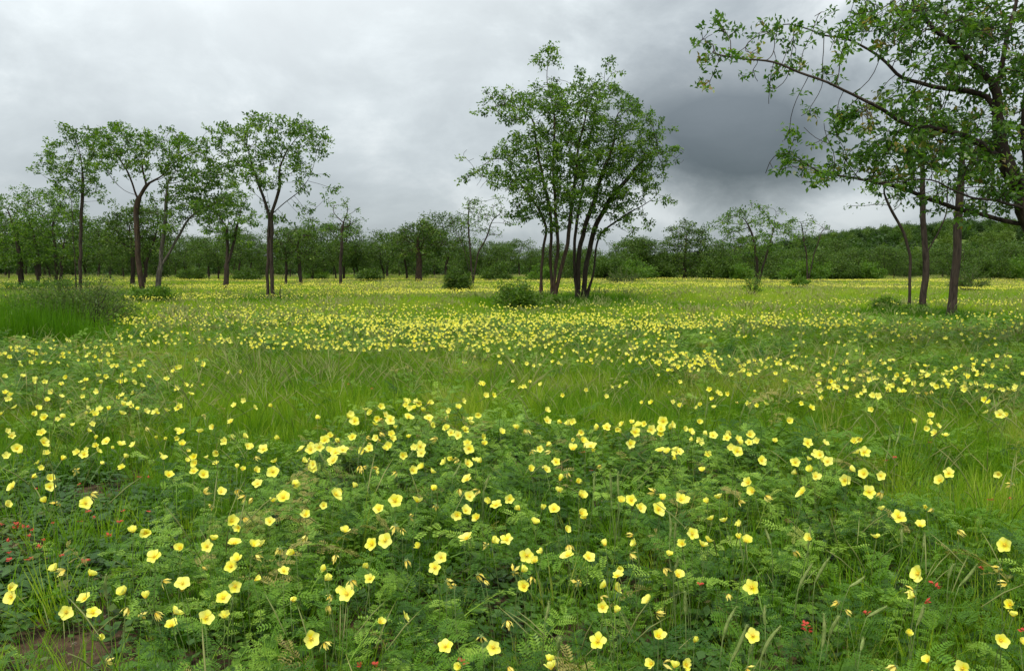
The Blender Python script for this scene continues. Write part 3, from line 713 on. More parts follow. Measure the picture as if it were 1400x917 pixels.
def crown_points(spec, y, zoom, per=9, depth=1.0, seed=0):
    """Crown as clumps of twigs: an outline and extra sprays in pixels of a zoom of the photograph, given real depth round distance y."""
    ox, oy, s = zoom; r = np.random.default_rng(seed); cl = []
    if 'poly' in spec:
        poly = [(ox + a / s, oy + b / s) for a, b in spec['poly']]
        xs = [p[0] for p in poly]; ys = [p[1] for p in poly]
        want = spec['n']; got = 0; cxm = (min(xs) + max(xs)) / 2; half = (max(xs) - min(xs)) / 2
        while got < want:
            a = r.uniform(min(xs), max(xs)); b = r.uniform(min(ys), max(ys))
            if inpoly(np.array([a]), np.array([b]), poly)[0]:
                k = math.sqrt(max(.05, 1 - ((a - cxm) / half) ** 2))
                cl.append((a, b, spec.get('r', 9), spec.get('r', 9) * .62, r.uniform(-1, 1) * k * half / FPX * y * depth)); got += 1
    for q in spec.get('blobs', ()):
        a, b, rx, ry = q[:4]
        a = ox + a / s; b = oy + b / s; rx /= s; ry /= s
        k = max(1, int(round(rx * ry / spec.get('area', 90))))
        for _ in range(k):
            t = r.uniform(0, 6.283); e = math.sqrt(r.random())
            cl.append((a + rx * e * math.cos(t), b + ry * e * math.sin(t), spec.get('r', 8), spec.get('r', 8) * .6, r.normal(0, 1) * spec.get('dep', 1.2) * depth))
    A = []
    for a, b, rx, ry, dy in cl:
        c = at_y(a, b, y + dy); w_ = rx / FPX * y; h_ = ry / FPX * y
        q = r.normal(0, .55, (per, 3)) * np.array((w_, w_, h_)); A.append(c + q)
    return np.concatenate(A)
def build_tree(name, label, cat, base, stems, A, D, r_base, leafL, bark, leafm, per=5, spread=.08, seed=0, r_tip=.006, group=None, depth_leaf=1, limb_r=.028, infl=None, upl=.45, kill=.85, sway=.14, merge=None, clump=1.0, pexp=.85):
    r = np.random.default_rng(seed + 50)
    pos, par, ns = grow(stems, A, D, seed=seed, infl=infl, kill=kill, sway=sway, merge=merge or r_base * 1.6)
    P, rad, dep, chains, ch = skeleton(pos, par, r_tip, r_base, pexp)
    root = empty(name, base); b = np.array(base)
    tag(root, label, cat, group)
    tw = MB(); nl = 0
    for c, is_root in chains:
        pts = P[c] - b; rr = rad[c].copy()
        if not is_root: rr[0] = min(rr[0], rr[1] * 1.25)
        if is_root:
            m = MB(); h = np.linalg.norm(pts - pts[0], axis=1)
            fl = 1 + .55 * np.exp(-h / (r_base * 2.2))
            cut = len(c)
            rr = np.maximum(rr, r_base * .62 * (1 - h / (h[-1] * .42)))
            m.tube(pts, rr * fl, 8); link('trunk', m.mesh('trunk', (bark,)), root)
        elif rr[1] > limb_r and len(c) > 4 and nl < 60:
            m = MB(); m.tube(pts, rr, 6); link('limb', m.mesh('limb', (bark,)), root); nl += 1
        else: tw.tube(pts, rr, 3, cap=False)
    if tw.n: tag(link('twigs', tw.mesh('twigs', (bark,)), root), kind='stuff')
    leafy = np.where(((dep <= depth_leaf) | ((rad < r_tip * 2.2) & (r.random(len(P)) < .55))) & (np.arange(len(P)) >= ns))[0]
    dirs = np.array([P[i] - P[par[i]] for i in leafy]); dirs /= np.linalg.norm(dirs, axis=1)[:, None] + 1e-9
    lm = leaf_mesh('crown', P[leafy] - b, dirs, None, leafL, per, spread, (leafm,), r, upl, clump=clump)
    link('crown', lm, root)
    return root, len(P), len(leafy) * per
def zpts(zoom, y, pts, ground=True):
    ox, oy, s = zoom; out = []
    for i, q in enumerate(pts):
        dy = q[2] if len(q) > 2 else 0
        p = at_y(ox + q[0] / s, oy + q[1] / s, y + dy)
        if i == 0 and ground: p[2] = gz(p[0], p[1]) - .05
        out.append(p)
    return out

ZL = (0, 140, 2.8667); ZC = (560, 40, 2.2932); ZR = (930, 0, 2.0383); ZP = (0, 0, 1.0)
def T(name, label, zoom, y, stems, spec, r_base, leafL=.15, bark='bark', leafm='leaf', D=.2, per=5, seed=0, depth=.8, cper=9, **k):
    st = [zpts(zoom, y, s) for s in stems]
    A = crown_points(spec, y, zoom, cper, depth, seed)
    base = tuple(st[0][0] + np.array((0, 0, .05)))
    return build_tree(name, label, 'tree', base, st, A, D, r_base, leafL, M[bark], M[leafm], per=int(per * k.pop('dense', 2.6)), seed=seed, **{**dict(depth_leaf=1, clump=.58), **k})

T('savanna_tree', 'slender tree with a single straight trunk behind the shrub at left', ZL, 44,
  [[(312, 690), (316, 560), (318, 450), (325, 330), (322, 280)], [(295, 640), (285, 480), (282, 380)]],
  dict(blobs=[(180, 200, 45, 22), (290, 105, 60, 26), (345, 125, 60, 30), (160, 265, 28, 16), (240, 235, 70, 34), (300, 290, 60, 30), (365, 255, 50, 32), (250, 335, 60, 28), (385, 340, 40, 24), (210, 300, 50, 24), (330, 190, 60, 30), (420, 395, 40, 14)], poly=[(150, 220), (200, 160), (260, 95), (370, 90), (410, 150), (400, 260), (380, 360), (260, 380), (200, 320), (150, 280)], n=45, area=45, r=8, dep=1.2), .09, seed=1, leafL=.16, spread=.09)
T('savanna_tree', 'forked brown-trunked tree, larger of the two over the green clump at left', ZL, 36,
  [[(567, 775), (545, 650), (538, 540), (535, 420), (540, 380)], [(566, 760), (546, 640), (541, 540), (540, 430), (546, 365), (572, 325), (625, 296)], [(565, 765), (545, 648), (536, 535), (534, 430), (532, 370), (518, 315), (500, 265)], [(566, 762), (546, 642), (539, 540), (537, 430), (545, 362), (562, 312), (556, 245)], [(564, 765), (544, 645), (538, 535), (533, 430), (522, 374), (486, 348), (450, 318)]],
  dict(blobs=[(460, 108, 60, 26), (545, 125, 55, 26), (425, 175, 70, 30), (540, 190, 75, 36), (640, 175, 75, 40), (690, 130, 75, 32), (760, 190, 70, 46), (800, 135, 45, 26), (480, 255, 55, 26), (600, 240, 65, 30), (700, 245, 70, 34), (820, 230, 40, 30), (430, 245, 40, 22), (400, 130, 40, 30)], poly=[(370, 180), (400, 110), (460, 85), (550, 100), (640, 120), (700, 110), (780, 150), (830, 200), (830, 290), (740, 320), (640, 290), (560, 270), (470, 290), (400, 260)], n=85, area=45, r=8, dep=1.5), .125, bark='bark_brown', pexp=1.0, seed=2, spread=.085)
T('savanna_tree', 'pale-trunked tree leaning over the green clump beside the forked brown tree', ZL, 37,
  [[(612, 755), (622, 680), (632, 600), (630, 520), (622, 440), (600, 350)], [(614, 750), (626, 670), (636, 590), (648, 480), (652, 380), (657, 300)], [(618, 752), (640, 650), (690, 540), (730, 470)]],
  dict(blobs=[(700, 400, 45, 30), (740, 355, 60, 40), (800, 365, 70, 46), (865, 290, 60, 42), (790, 440, 60, 32), (690, 330, 40, 26), (850, 390, 50, 34), (640, 470, 60, 30), (720, 260, 80, 40), (640, 380, 60, 30), (820, 300, 60, 50)], poly=[(640, 330), (700, 270), (800, 250), (900, 260), (930, 350), (880, 460), (780, 490), (680, 470)], n=60, area=40, r=8, dep=1.4), .13, bark='bark_grey', seed=3, spread=.1)
T('savanna_tree', 'small upright tree between the forked pair and the spreading tree at left', ZL, 50,
  [[(885, 725), (888, 640), (892, 560), (888, 490)], [(888, 722), (898, 640), (915, 560), (930, 480)]],
  dict(blobs=[(825, 425, 60, 36), (900, 445, 60, 44), (925, 390, 60, 38), (965, 480, 36, 28), (850, 500, 60, 28), (900, 335, 60, 32), (960, 420, 40, 26)], poly=[(800, 400), (870, 330), (960, 360), (1000, 450), (980, 530), (880, 540), (800, 500)], n=45, area=55, r=8, dep=1.3), .16, seed=4, leafL=.18, spread=.11)
T('savanna_tree', 'wide spreading tree with three slim trunks and a flat open crown', ZL, 35.5,
  [[(1050, 775), (1048, 660), (1054, 560), (1058, 440), (1036, 392), (985, 345)], [(1070, 775), (1066, 660), (1063, 560), (1062, 440), (1110, 396), (1165, 356)], [(1050, 774), (1049, 658), (1055, 560), (1058, 442), (1046, 395), (1015, 330), (1000, 280)], [(1069, 774), (1065, 658), (1061, 560), (1061, 442), (1082, 385), (1100, 330), (1092, 270)], [(1098, 772), (1102, 700), (1122, 655), (1150, 620)], [(1068, 775), (1064, 660), (1059, 540), (1057, 430), (1050, 350)]],
  dict(blobs=[(925, 105, 75, 26), (1030, 75, 60, 26), (1105, 90, 70, 32), (1190, 90, 60, 30), (1250, 120, 45, 24), (870, 165, 60, 32), (980, 175, 70, 34), (1080, 190, 75, 40), (1170, 180, 60, 34), (1215, 255, 70, 32), (1120, 260, 60, 34), (950, 260, 50, 30), (1300, 340, 40, 16), (1230, 375, 50, 22), (1170, 330, 50, 28), (1060, 310, 50, 24), (1180, 458, 62, 16), (1105, 462, 40, 14), (850, 240, 40, 30), (1000, 550, 30, 14)], poly=[(850, 110), (930, 70), (1030, 45), (1130, 60), (1220, 75), (1290, 110), (1280, 200), (1230, 290), (1130, 300), (1050, 330), (960, 310), (880, 240)], n=105, area=45, r=8, dep=1.5), .088, pexp=1.0, seed=5, spread=.085, r_tip=.007)
T('savanna_tree', 'dark bushy tree at the left edge behind the shrub', ZL, 56,
  [[(215, 715), (222, 640), (215, 560), (205, 480)], [(150, 690), (148, 600), (130, 500), (90, 420)], [(232, 700), (245, 620), (250, 540)], [(80, 670), (78, 600), (60, 500), (30, 420)]],
  dict(poly=[(-60, 640), (-70, 450), (-10, 370), (60, 330), (160, 320), (250, 340), (300, 400), (330, 480), (330, 590), (270, 620), (180, 610), (60, 640)], n=190, r=10), .18, seed=6, leafL=.17, per=6, spread=.14)
T('many_stemmed_tree', 'tall many-stemmed tree with a broad airy crown standing right of centre', ZC, 31,
  [[(415, 860), (412, 780), (420, 690), (432, 620), (405, 560), (345, 480), (305, 410)], [(448, 868), (452, 800), (466, 700), (462, 600), (452, 500), (452, 400), (455, 260), (430, 170), (428, 130), (445, 70)], [(452, 866), (470, 780), (492, 690), (505, 590), (518, 470), (530, 360), (560, 240)], [(444, 868), (446, 790), (440, 690), (444, 590), (425, 500), (400, 380), (390, 280), (300, 230), (240, 255)]],
  dict(poly=[(195, 470), (245, 395), (325, 315), (310, 275), (255, 258), (262, 195), (340, 215), (385, 200), (420, 170), (450, 165), (480, 155), (520, 175), (560, 165), (600, 175), (610, 300), (600, 420), (560, 540), (480, 560), (410, 590), (340, 560), (290, 500), (205, 495)], n=290, r=9,
       blobs=[(400, 115, 22, 18), (455, 78, 26, 12), (455, 45, 18, 12), (445, 100, 14, 18), (270, 200, 30, 20), (225, 250, 26, 14), (190, 460, 28, 22), (190, 405, 14, 10), (330, 215, 40, 24), (530, 150, 22, 22), (400, 545, 70, 34), (480, 575, 60, 34), (350, 480, 60, 36), (440, 470, 70, 50), (470, 340, 80, 70), (330, 590, 50, 20), (460, 625, 60, 18)], area=50, dep=1.0), .16, bark='bark_brown', seed=7, leafL=.135, per=6, spread=.085, D=.19, cper=10, r_tip=.006, clump=.62, merge=.07, pexp=.8)
T('many_stemmed_tree', 'rear many-stemmed tree with fanning stems, close behind the tallest one', ZC, 33.5,
  [[(528, 822), (528, 740), (535, 670), (560, 590), (598, 470), (640, 360), (650, 260)], [(542, 822), (556, 720), (585, 610), (635, 525), (715, 430), (780, 370)], [(550, 815), (578, 772), (582, 700), (596, 640), (680, 580), (755, 540)], [(524, 824), (518, 740), (520, 640), (540, 500), (560, 380), (580, 250), (610, 150)]],
  dict(poly=[(560, 250), (600, 160), (640, 180), (680, 190), (720, 240), (770, 275), (805, 290), (815, 340), (795, 380), (810, 420), (760, 460), (790, 500), (735, 520), (700, 560), (690, 600), (600, 590), (560, 540)], n=215, r=9,
       blobs=[(620, 115, 26, 18), (675, 145, 24, 16), (570, 140, 18, 20), (800, 275, 24, 12), (845, 415, 22, 12), (815, 375, 26, 16), (795, 470, 22, 14), (800, 540, 30, 20), (745, 615, 26, 16), (735, 240, 40, 20), (700, 540, 60, 26), (640, 600, 40, 24), (560, 560, 60, 40), (600, 500, 70, 50), (640, 420, 70, 60), (560, 420, 60, 60), (560, 625, 60, 18), (660, 640, 50, 16)], area=50, dep=1.0), .14, seed=8, leafL=.135, per=6, spread=.085, D=.19, cper=10, r_tip=.006, clump=.62, merge=.07, pexp=.8)
T('savanna_tree', 'slim two-stemmed tree, left of the slender trunks below the overhanging branches', ZR, 24.5,
  [[(637, 880), (640, 800), (642, 715), (625, 650), (590, 590), (565, 540)], [(672, 878), (680, 800), (686, 730), (680, 640), (676, 540), (672, 420), (665, 330)], [(674, 876), (684, 800), (692, 720), (720, 650), (742, 600), (750, 500)]],
  dict(blobs=[(560, 520, 60, 26), (620, 480, 60, 30), (690, 430, 50, 40), (650, 370, 40, 30), (740, 540, 40, 30), (600, 560, 40, 18), (700, 340, 40, 30), (520, 575, 40, 14), (740, 430, 40, 30)], area=60, r=9, dep=1.0), .10, seed=9, leafL=.10, spread=.11, D=.18, r_tip=.0055)
T('savanna_tree', 'slender dark tree with one straight trunk, rightmost of the trunks below the overhanging branches', ZR, 24.2,
  [[(755, 880), (762, 800), (770, 740), (772, 640), (778, 540), (785, 440), (790, 330)]],
  dict(blobs=[(790, 430, 60, 40), (840, 500, 60, 36), (860, 560, 50, 20), (760, 370, 60, 40), (840, 420, 50, 40), (820, 340, 40, 30)], area=60, r=9, dep=1.0), .12, seed=10, leafL=.10, spread=.11, D=.18, r_tip=.0055)
T('overhanging_tree', 'large shade tree leaning in at the right edge with long branches overhead', ZR, 12.6,
  [[(1070, 1010), (1050, 860), (1010, 680), (955, 560), (905, 450), (888, 345), (880, 260), (905, 120), (945, -20), (960, -150)],
   [(1075, 1010), (1056, 860), (1020, 690), (958, 628), (905, 618, .2), (850, 600, .3), (765, 582, .4), (640, 530, .3), (500, 500, 0), (400, 488, -.2)],
   [(1072, 1010), (1052, 860), (1008, 680), (955, 555), (903, 448), (850, 408, -.2), (790, 378, -.5), (640, 348, -.8), (545, 292, -.9), (410, 232, -1.0), (330, 200, -.9), (240, 168, -.8), (160, 168, -.7), (90, 150, -.6)],
   [(1071, 1010), (1051, 860), (1009, 680), (955, 555), (904, 448), (887, 340), (860, 265, .3), (700, 245, .6), (600, 208, .8), (545, 150, .9), (480, 112, .9), (380, 92, .8), (290, 62, .7)],
   [(1071, 1008), (1051, 860), (1009, 680), (955, 555), (903, 446), (888, 340), (868, 245), (775, 135, -.4), (690, 65, -.5), (640, -10, -.6), (600, -120, -.6)],
   [(1090, 1010), (1075, 860), (1030, 700), (985, 560), (965, 420), (960, 300), (985, 150), (1020, 0), (1040, -140)],
   [(1070, 1008), (1053, 862), (1012, 685), (962, 575), (880, 560, -.8), (790, 545, -1.2), (700, 500, -1.4)]],
  dict(poly=[(470, 30), (640, -20), (760, -200), (1000, -260), (1200, -150), (1250, 100), (1200, 400), (1100, 520), (960, 540), (830, 560), (690, 500), (600, 540), (480, 500), (420, 470), (440, 420), (520, 380), (430, 360), (420, 320), (560, 300), (640, 200), (560, 120)], n=380, r=13,
       blobs=[(40, 112, 22, 14), (100, 68, 34, 14), (125, 100, 30, 12), (85, 150, 26, 16), (85, 245, 26, 16), (180, 205, 18, 12), (240, 250, 26, 26), (290, 200, 26, 20), (200, 95, 24, 12), (180, 160, 40, 12), (280, 70, 40, 18), (360, 85, 40, 14), (420, 40, 30, 18), (300, 160, 20, 12), (370, 310, 16, 14), (345, 360, 16, 14), (300, 420, 50, 30), (245, 465, 20, 14), (350, 465, 50, 20), (420, 490, 50, 22), (400, 390, 30, 20), (450, 340, 44, 30), (500, 440, 60, 36), (500, 300, 50, 26), (560, 420, 50, 34), (640, 290, 60, 30), (440, 120, 40, 22), (540, 70, 60, 34), (620, 130, 60, 40), (600, 40, 60, 30), (450, 210, 50, 14), (500, 20, 40, 16), (560, 490, 60, 24), (700, 560, 60, 18), (800, 600, 50, 14), (900, 580, 40, 16), (700, 80, 120, 70), (850, 60, 110, 70), (780, 180, 90, 60), (920, 200, 80, 60), (700, 330, 90, 40), (640, 420, 90, 40), (780, 460, 90, 50), (880, 520, 60, 40), (600, 490, 70, 26)], area=60, dep=.7),
  .18, pexp=.75, seed=12, leafL=.10, leafm='leaf_big', per=5, spread=.055, D=.13, depth=.75, cper=8, r_tip=.0042, limb_r=.02, kill=.9, sway=.3, bark='bark', dense=2.4, clump=.52)
# trees further back with a place of their own
T('savanna_tree', 'sparse slender tree seen through beside the tallest tree, on its left', ZP, 62,
  [[(646, 378), (643, 350), (641, 325), (640, 300), (641, 275)], [(648, 378), (652, 350), (665, 325), (672, 305)], [(644, 378), (636, 345), (624, 315)]],
  dict(poly=[(600, 285), (615, 270), (640, 256), (675, 262), (700, 280), (700, 312), (660, 335), (640, 315), (612, 305)], n=48, r=6), .12, seed=13, leafL=.17, per=4, spread=.14, D=.3, r_tip=.012)
T('savanna_tree', 'round-crowned tree with a short stout trunk in the tree line left of centre', ZP, 78,
  [[(573, 384), (573, 365), (573, 350), (570, 335)]],
  dict(poly=[(537, 345), (545, 315), (562, 303), (585, 303), (605, 318), (612, 340), (590, 352), (560, 352)], n=120, r=7), .28, bark='bark_brown', seed=14, leafL=.22, per=7, spread=.2, D=.33, r_tip=.014, leafm='leaf_far')
T('savanna_tree', 'open spreading tree with a visible trunk on the far right of the field', ZP, 66,
  [[(1036, 386), (1035, 368), (1034, 350), (1030, 325), (1020, 300)], [(1040, 386), (1043, 365), (1050, 340), (1058, 310)]],
  dict(poly=[(968, 305), (985, 290), (1010, 280), (1045, 278), (1080, 290), (1092, 310), (1080, 335), (1055, 345), (1010, 350), (985, 330)], n=95, r=6), .17, seed=15, leafL=.19, per=6, spread=.15, D=.3, r_tip=.012)
T('savanna_tree', 'dark cone-shaped bushy tree standing tallest in the right tree line', ZP, 88,
  [[(936, 380), (936, 360), (937, 340), (938, 315)]],
  dict(poly=[(905, 345), (912, 318), (925, 308), (936, 302), (950, 308), (965, 320), (970, 350), (960, 375), (912, 375)], n=120, r=7), .2, seed=16, leafL=.24, per=7, spread=.22, D=.35, r_tip=.014, leafm='leaf_far')
T('savanna_tree', 'thin see-through tree right of the open spreading tree on the far right', ZP, 72,
  [[(1104, 382), (1104, 360), (1100, 335), (1096, 305)], [(1105, 382), (1112, 350), (1124, 315)]],
  dict(poly=[(1075, 305), (1095, 292), (1125, 298), (1142, 310), (1125, 330), (1098, 338), (1080, 325)], n=34, r=5), .10, seed=17, leafL=.17, per=4, spread=.14, D=.3, r_tip=.012)
T('savanna_tree', 'dense dark tree behind the forked brown tree at left', ZL, 62,
  [[(520, 690), (518, 620), (520, 550)], [(560, 690), (575, 620), (600, 560)]],
  dict(poly=[(400, 560), (395, 490), (430, 430), (500, 400), (570, 400), (640, 430), (690, 480), (690, 560), (600, 590), (470, 590)], n=150, r=8), .16, seed=18, leafL=.2, per=7, spread=.17, D=.33, r_tip=.012, leafm='leaf_far')
T('savanna_tree', 'dense dark tree behind the three slim trunks of the spreading tree', ZL, 66,
  [[(1120, 690), (1122, 640), (1120, 570)], [(1180, 685), (1175, 630), (1165, 560)]],
  dict(poly=[(1060, 600), (1062, 530), (1100, 495), (1150, 490), (1200, 500), (1240, 540), (1240, 610), (1160, 630)], n=100, r=8), .14, seed=19, leafL=.2, per=7, spread=.17, D=.33, r_tip=.012, leafm='leaf_far')
T('savanna_tree', 'scraggly tree with drooping sprays right of the wide spreading tree', ZL, 60,
  [[(1335, 690), (1335, 620), (1340, 540), (1345, 470)]],
  dict(blobs=[(1320, 400, 30, 14), (1370, 400, 26, 16), (1330, 440, 36, 22), (1380, 440, 30, 26), (1300, 490, 36, 22), (1370, 490, 40, 30), (1395, 470, 20, 20)], area=40, r=7, dep=1.2), .12, seed=20, leafL=.17, per=5, spread=.14, D=.3, r_tip=.01)

# ------------------------------------------------------------------ the tree line: six kinds, each copied with its parts
def copy_thing(src, loc, rz, s, label):
    c = src.copy(); COL.objects.link(c); c.location = loc; c.rotation_euler = (0, 0, rz); c.scale = s
    c['label'] = label
    for k in src.children:
        d = k.copy(); COL.objects.link(d); d.parent = c
    return c
def line_tree(i, h, wd, low, nb, kind):
    r = np.random.default_rng(200 + i)
    A = []
    for _ in range(nb):
        a = r.uniform(0, 6.283); q = math.sqrt(r.random()); zz = r.uniform(low, 1)
        prof = math.sqrt(max(.02, 1 - ((zz - (low + 1) / 2) / ((1 - low) / 2 + .08)) ** 2))
        c = np.array((q * prof * wd * math.cos(a), q * prof * wd * math.sin(a), zz * h)); A.append(c + r.normal(0, .28, (8, 3)) * np.array((1, 1, .6)))
    n = 1 if kind == 'tree' else 3
    stems = []
    for k in range(n):
        a = r.uniform(0, 6.283); stems.append([(.12 * k, .1 * k, -.1), (.12 * k + .1 * math.cos(a), .1 * k, h * low * .6), (.5 * math.cos(a), .5 * math.sin(a), h * (low + .12))])
    return build_tree('woodland_tree', 'x', 'tree', (0, 0, 0), stems, np.concatenate(A), .4, .13 if n == 1 else .10, .24, M['bark'], M['leaf_far'], per=12, spread=.3, seed=300 + i, r_tip=.015, limb_r=.05)[0]
kinds = [line_tree(0, 6.6, 2.9, .42, 85, 'tree'), line_tree(1, 5.6, 2.6, .38, 80, 'tree'), line_tree(2, 6.2, 2.4, .30, 95, 'multi'),
         line_tree(3, 4.6, 2.7, .16, 95, 'multi'), line_tree(4, 5.2, 3.1, .10, 120, 'multi'), line_tree(5, 7.2, 3.2, .40, 70, 'tree')]
LOOK = ['round-topped bare-trunked tree', 'low flat-topped tree', 'dense several-stemmed tree', 'squat bushy tree', 'broad leafy tree', 'tall loose-crowned tree']
ZONES = [(0, 'behind the left shrub'), (150, 'behind the forked brown tree'), (300, 'behind the wide spreading tree'), (450, 'left of the round-crowned tree'), (610, 'left of the tallest tree'), (735, 'behind the tallest tree'), (880, 'right of the tallest tree'), (1080, 'below the hill'), (1215, 'behind the slender trunks')]
ORD = ['first', 'second', 'third', 'fourth', 'fifth', 'sixth', 'seventh', 'eighth', 'ninth', 'tenth', 'eleventh', 'twelfth']
def zone(px):
    z = ZONES[0][1]
    for a, b in ZONES:
        if px >= a: z = b
    return z
def unique_labels(items, suffix='{} from left'):
    """items: [(object, base label, px)]; things that read alike are told apart by their order from the left."""
    by = {}
    for o, b, px in items: by.setdefault(b, []).append((px, o))
    for b, l in by.items():
        l.sort(key=lambda q: q[0])
        for i, (px, o) in enumerate(l):
            o['label'] = b if len(l) == 1 else b + ', ' + suffix.format(ORD[i] if i < 12 else 'last')
lr = random.Random(5); items = []; used_k = set(); spots = []
px = -40
while px < 1440:
    spots.append((px, lr.uniform(84, 104), 0)); px += lr.uniform(11, 19)
px = -70
while px < 1470:
    spots.append((px, lr.uniform(108, 140), 1)); px += lr.uniform(11, 20)
for px, y, row in spots:
    left = px < 740
    k = lr.choice([0, 0, 1, 1, 2, 5, 3] if left else [3, 3, 4, 4, 2, 4, 1])
    if row == 0 and lr.random() < .28: continue
    s = lr.triangular(.45, 1.25, .66) * (1.0 if left else .9) * (1.05 if row else .9)
    if px < 140: s *= 1.2
    x = (px - 700) / FPX * y
    loc = (x, y, float(gz(x, y))); sc3 = (s * lr.uniform(.9, 1.15), s * lr.uniform(.9, 1.15), s)
    src = kinds[k]
    if k not in used_k:
        used_k.add(k); o = src; o.location = loc; o.rotation_euler = (0, 0, lr.uniform(0, 6.28)); o.scale = sc3
    else: o = copy_thing(src, loc, lr.uniform(0, 6.28), sc3, '')
    o['group'] = 'trees of the far tree line'
    items.append((o, LOOK[k] + (' ' if row == 0 else ' further back ') + zone(px), px))
unique_labels(items)
for k, src in enumerate(kinds):
    if k not in used_k:
        for c in list(src.children): bpy.data.objects.remove(c)
        bpy.data.objects.remove(src)

# the wood beyond them, up the hill: one mass
def woodland():
    r = np.random.default_rng(77); protos = []
    for i in range(4):
        nb = 420
        d = r.normal(0, 1, (nb, 3)); d /= np.linalg.norm(d, axis=1)[:, None]; d[:, 2] = np.abs(d[:, 2])
        lump = 1 + .25 * np.sin(d[:, 0] * 4 + i) * np.cos(d[:, 1] * 5)
        c = d * (np.array((2.8, 2.8, 4.6)) * (r.uniform(.6, 1.0, nb) * lump)[:, None]) + np.array((0, 0, .5))
        protos.append(proto('wood_kind%d' % i, leaf_mesh('wood_crown', c, d, None, .62, 3, .35, (M['wood'],), r, .4)))
    n = 5200
    y = np.sqrt(r.uniform(142 ** 2, 560 ** 2, n)); x = r.uniform(-1, 1, n) * (y * .72 + 10)
    rot = np.stack([np.zeros(n), np.zeros(n), r.uniform(0, 6.283, n)], 1)
    s = (r.uniform(.35, 1.05, n) + .5 * vnoise(x, y, 17)) * np.where(x > 60, 1.0, .68)
    scatter('far_woodland', protos, np.stack([x, y, gz(x, y) - .3], 1), rot, s, r.integers(0, 4, n), r.random(n), 'dark green wood beyond the tree line, rising over the low hill', 'woodland')
woodland()

# ------------------------------------------------------------------ shrubs
def shrub(name, label, px, py, y, wpx, hpx, nst, leaves, leafL, bark, leafm, seed, per=6, up=1.0, spread=.03, twig=.004, cat='shrub', group=None, lean=0.0):
    r = np.random.default_rng(seed)
    p = at_y(px, py, y); base = np.array((p[0], p[1], float(gz(p[0], p[1]))))
    W = wpx / FPX * y / 2; H = hpx / FPX * y
    root = empty(name, tuple(base)); tag(root, label, cat, group)
    st = MB(); C = []; Dd = []
    for k in range(nst):
        a = r.uniform(0, 6.283); q = math.sqrt(r.random()); hh = H * r.uniform(.35, 1.12) * math.sqrt(max(.12, 1 - .7 * q * q)) * (.75 + .45 * math.sin(a * 2 + seed) ** 2)
        tip = np.array((math.cos(a) * q * W + lean * H, math.sin(a) * q * W, hh)); b0 = np.array((math.cos(a) * q * W * .18, math.sin(a) * q * W * .18, 0))
        n = 6; P = [b0 + (tip - b0) * (i / n) + np.array((0, 0, up * H * .10 * math.sin(i / n * 3.14))) + r.normal(0, H * .02, 3) * (i > 0) for i in range(n + 1)]
        st.tube(P, np.linspace(twig * 1.7, twig * .5, n + 1), 4, cap=False)
        for b in range(3):
            i = r.integers(2, n); d = (P[i + 1] - P[i]) / np.linalg.norm(P[i + 1] - P[i]) + r.normal(0, .6, 3); e = P[i] + d * H * r.uniform(.08, .22)
            st.tube([P[i], (P[i] + e) / 2 + r.normal(0, H * .01, 3), e], [twig * .6, twig * .5, twig * .3], 3, cap=False)
            for j in range(leaves): t = r.uniform(.2, 1); C.append(P[i] + (e - P[i]) * t); Dd.append(d)
        for j in range(leaves * 2):
            t = r.uniform(.35, 1) * n; i = min(int(t), n - 1); C.append(P[i] + (P[i + 1] - P[i]) * (t - i)); Dd.append((tip - b0))
    link('stems', st.mesh('stems', (M[bark],)), root)['kind'] = 'stuff'
    C = np.array(C); Dd = np.array(Dd); Dd /= np.linalg.norm(Dd, axis=1)[:, None]
    link('foliage', leaf_mesh('foliage', C, Dd, None, leafL, per, spread, (M[leafm],), r, .35, .4), root)
    return root
shrub('wispy_shrub', 'grey-brown wispy shrub of thin dry twigs in tall grass at left', 108, 455, 17.5, 165, 82, 260, 2, .06, 'dry', 'leaf_far', 21, 3, spread=.07, twig=.0035)
shrub('wispy_shrub', 'pale straggly bush of thin upright twigs at the left edge of the field', 40, 458, 17, 130, 66, 150, 1, .06, 'dry', 'leaf_bush', 37, 2, spread=.07, twig=.003)
shrub('wispy_shrub', 'dark leaning bare-branched shrub on the right side of the wispy shrub', 118, 452, 16.5, 70, 62, 26, 2, .05, 'bark', 'leaf_bush', 22, 2, spread=.05, twig=.009, lean=.45)
shrub('leafy_bush', 'dark dense bush at the left edge in the tall grass', 22, 462, 16, 110, 42, 70, 5, .07, 'bark', 'leaf_bush', 23, 4, spread=.06)
shrub('leafy_bush', 'bright green clump round the feet of the two left trunks', 205, 418, 33, 66, 22, 60, 6, .14, 'stem', 'leaf_bush', 24, 4, spread=.1)
shrub('leafy_bush', 'upright bristly bush in the field left of the tallest tree', 627, 398, 47, 44, 36, 60, 5, .12, 'bark', 'leaf_far', 25, 5, spread=.1)
shrub('leafy_bush', 'low arching bush at the left foot of the tallest tree', 706, 430, 28, 66, 38, 46, 4, .10, 'bark', 'leaf', 26, 4, spread=.08, twig=.007)
shrub('leafy_bush', 'small dark bush just behind the low arching bush', 716, 432, 27, 26, 32, 40, 5, .09, 'bark', 'leaf', 27, 5, spread=.07)
shrub('leafy_bush', 'rounded bright green bush below the thin see-through tree', 1098, 386, 76, 70, 30, 90, 7, .2, 'bark', 'leaf_bush', 28, 6, spread=.18)
shrub('leafy_bush', 'small leafy sapling in the yellow field below the open spreading tree', 1028, 408, 40, 30, 34, 18, 3, .09, 'bark', 'leaf_bush', 29, 3, spread=.08, twig=.007)
shrub('leafy_bush', 'low dark bush left of the slender trunks', 1212, 424, 28, 34, 18, 40, 5, .09, 'bark', 'leaf_bush', 30, 4, spread=.07)
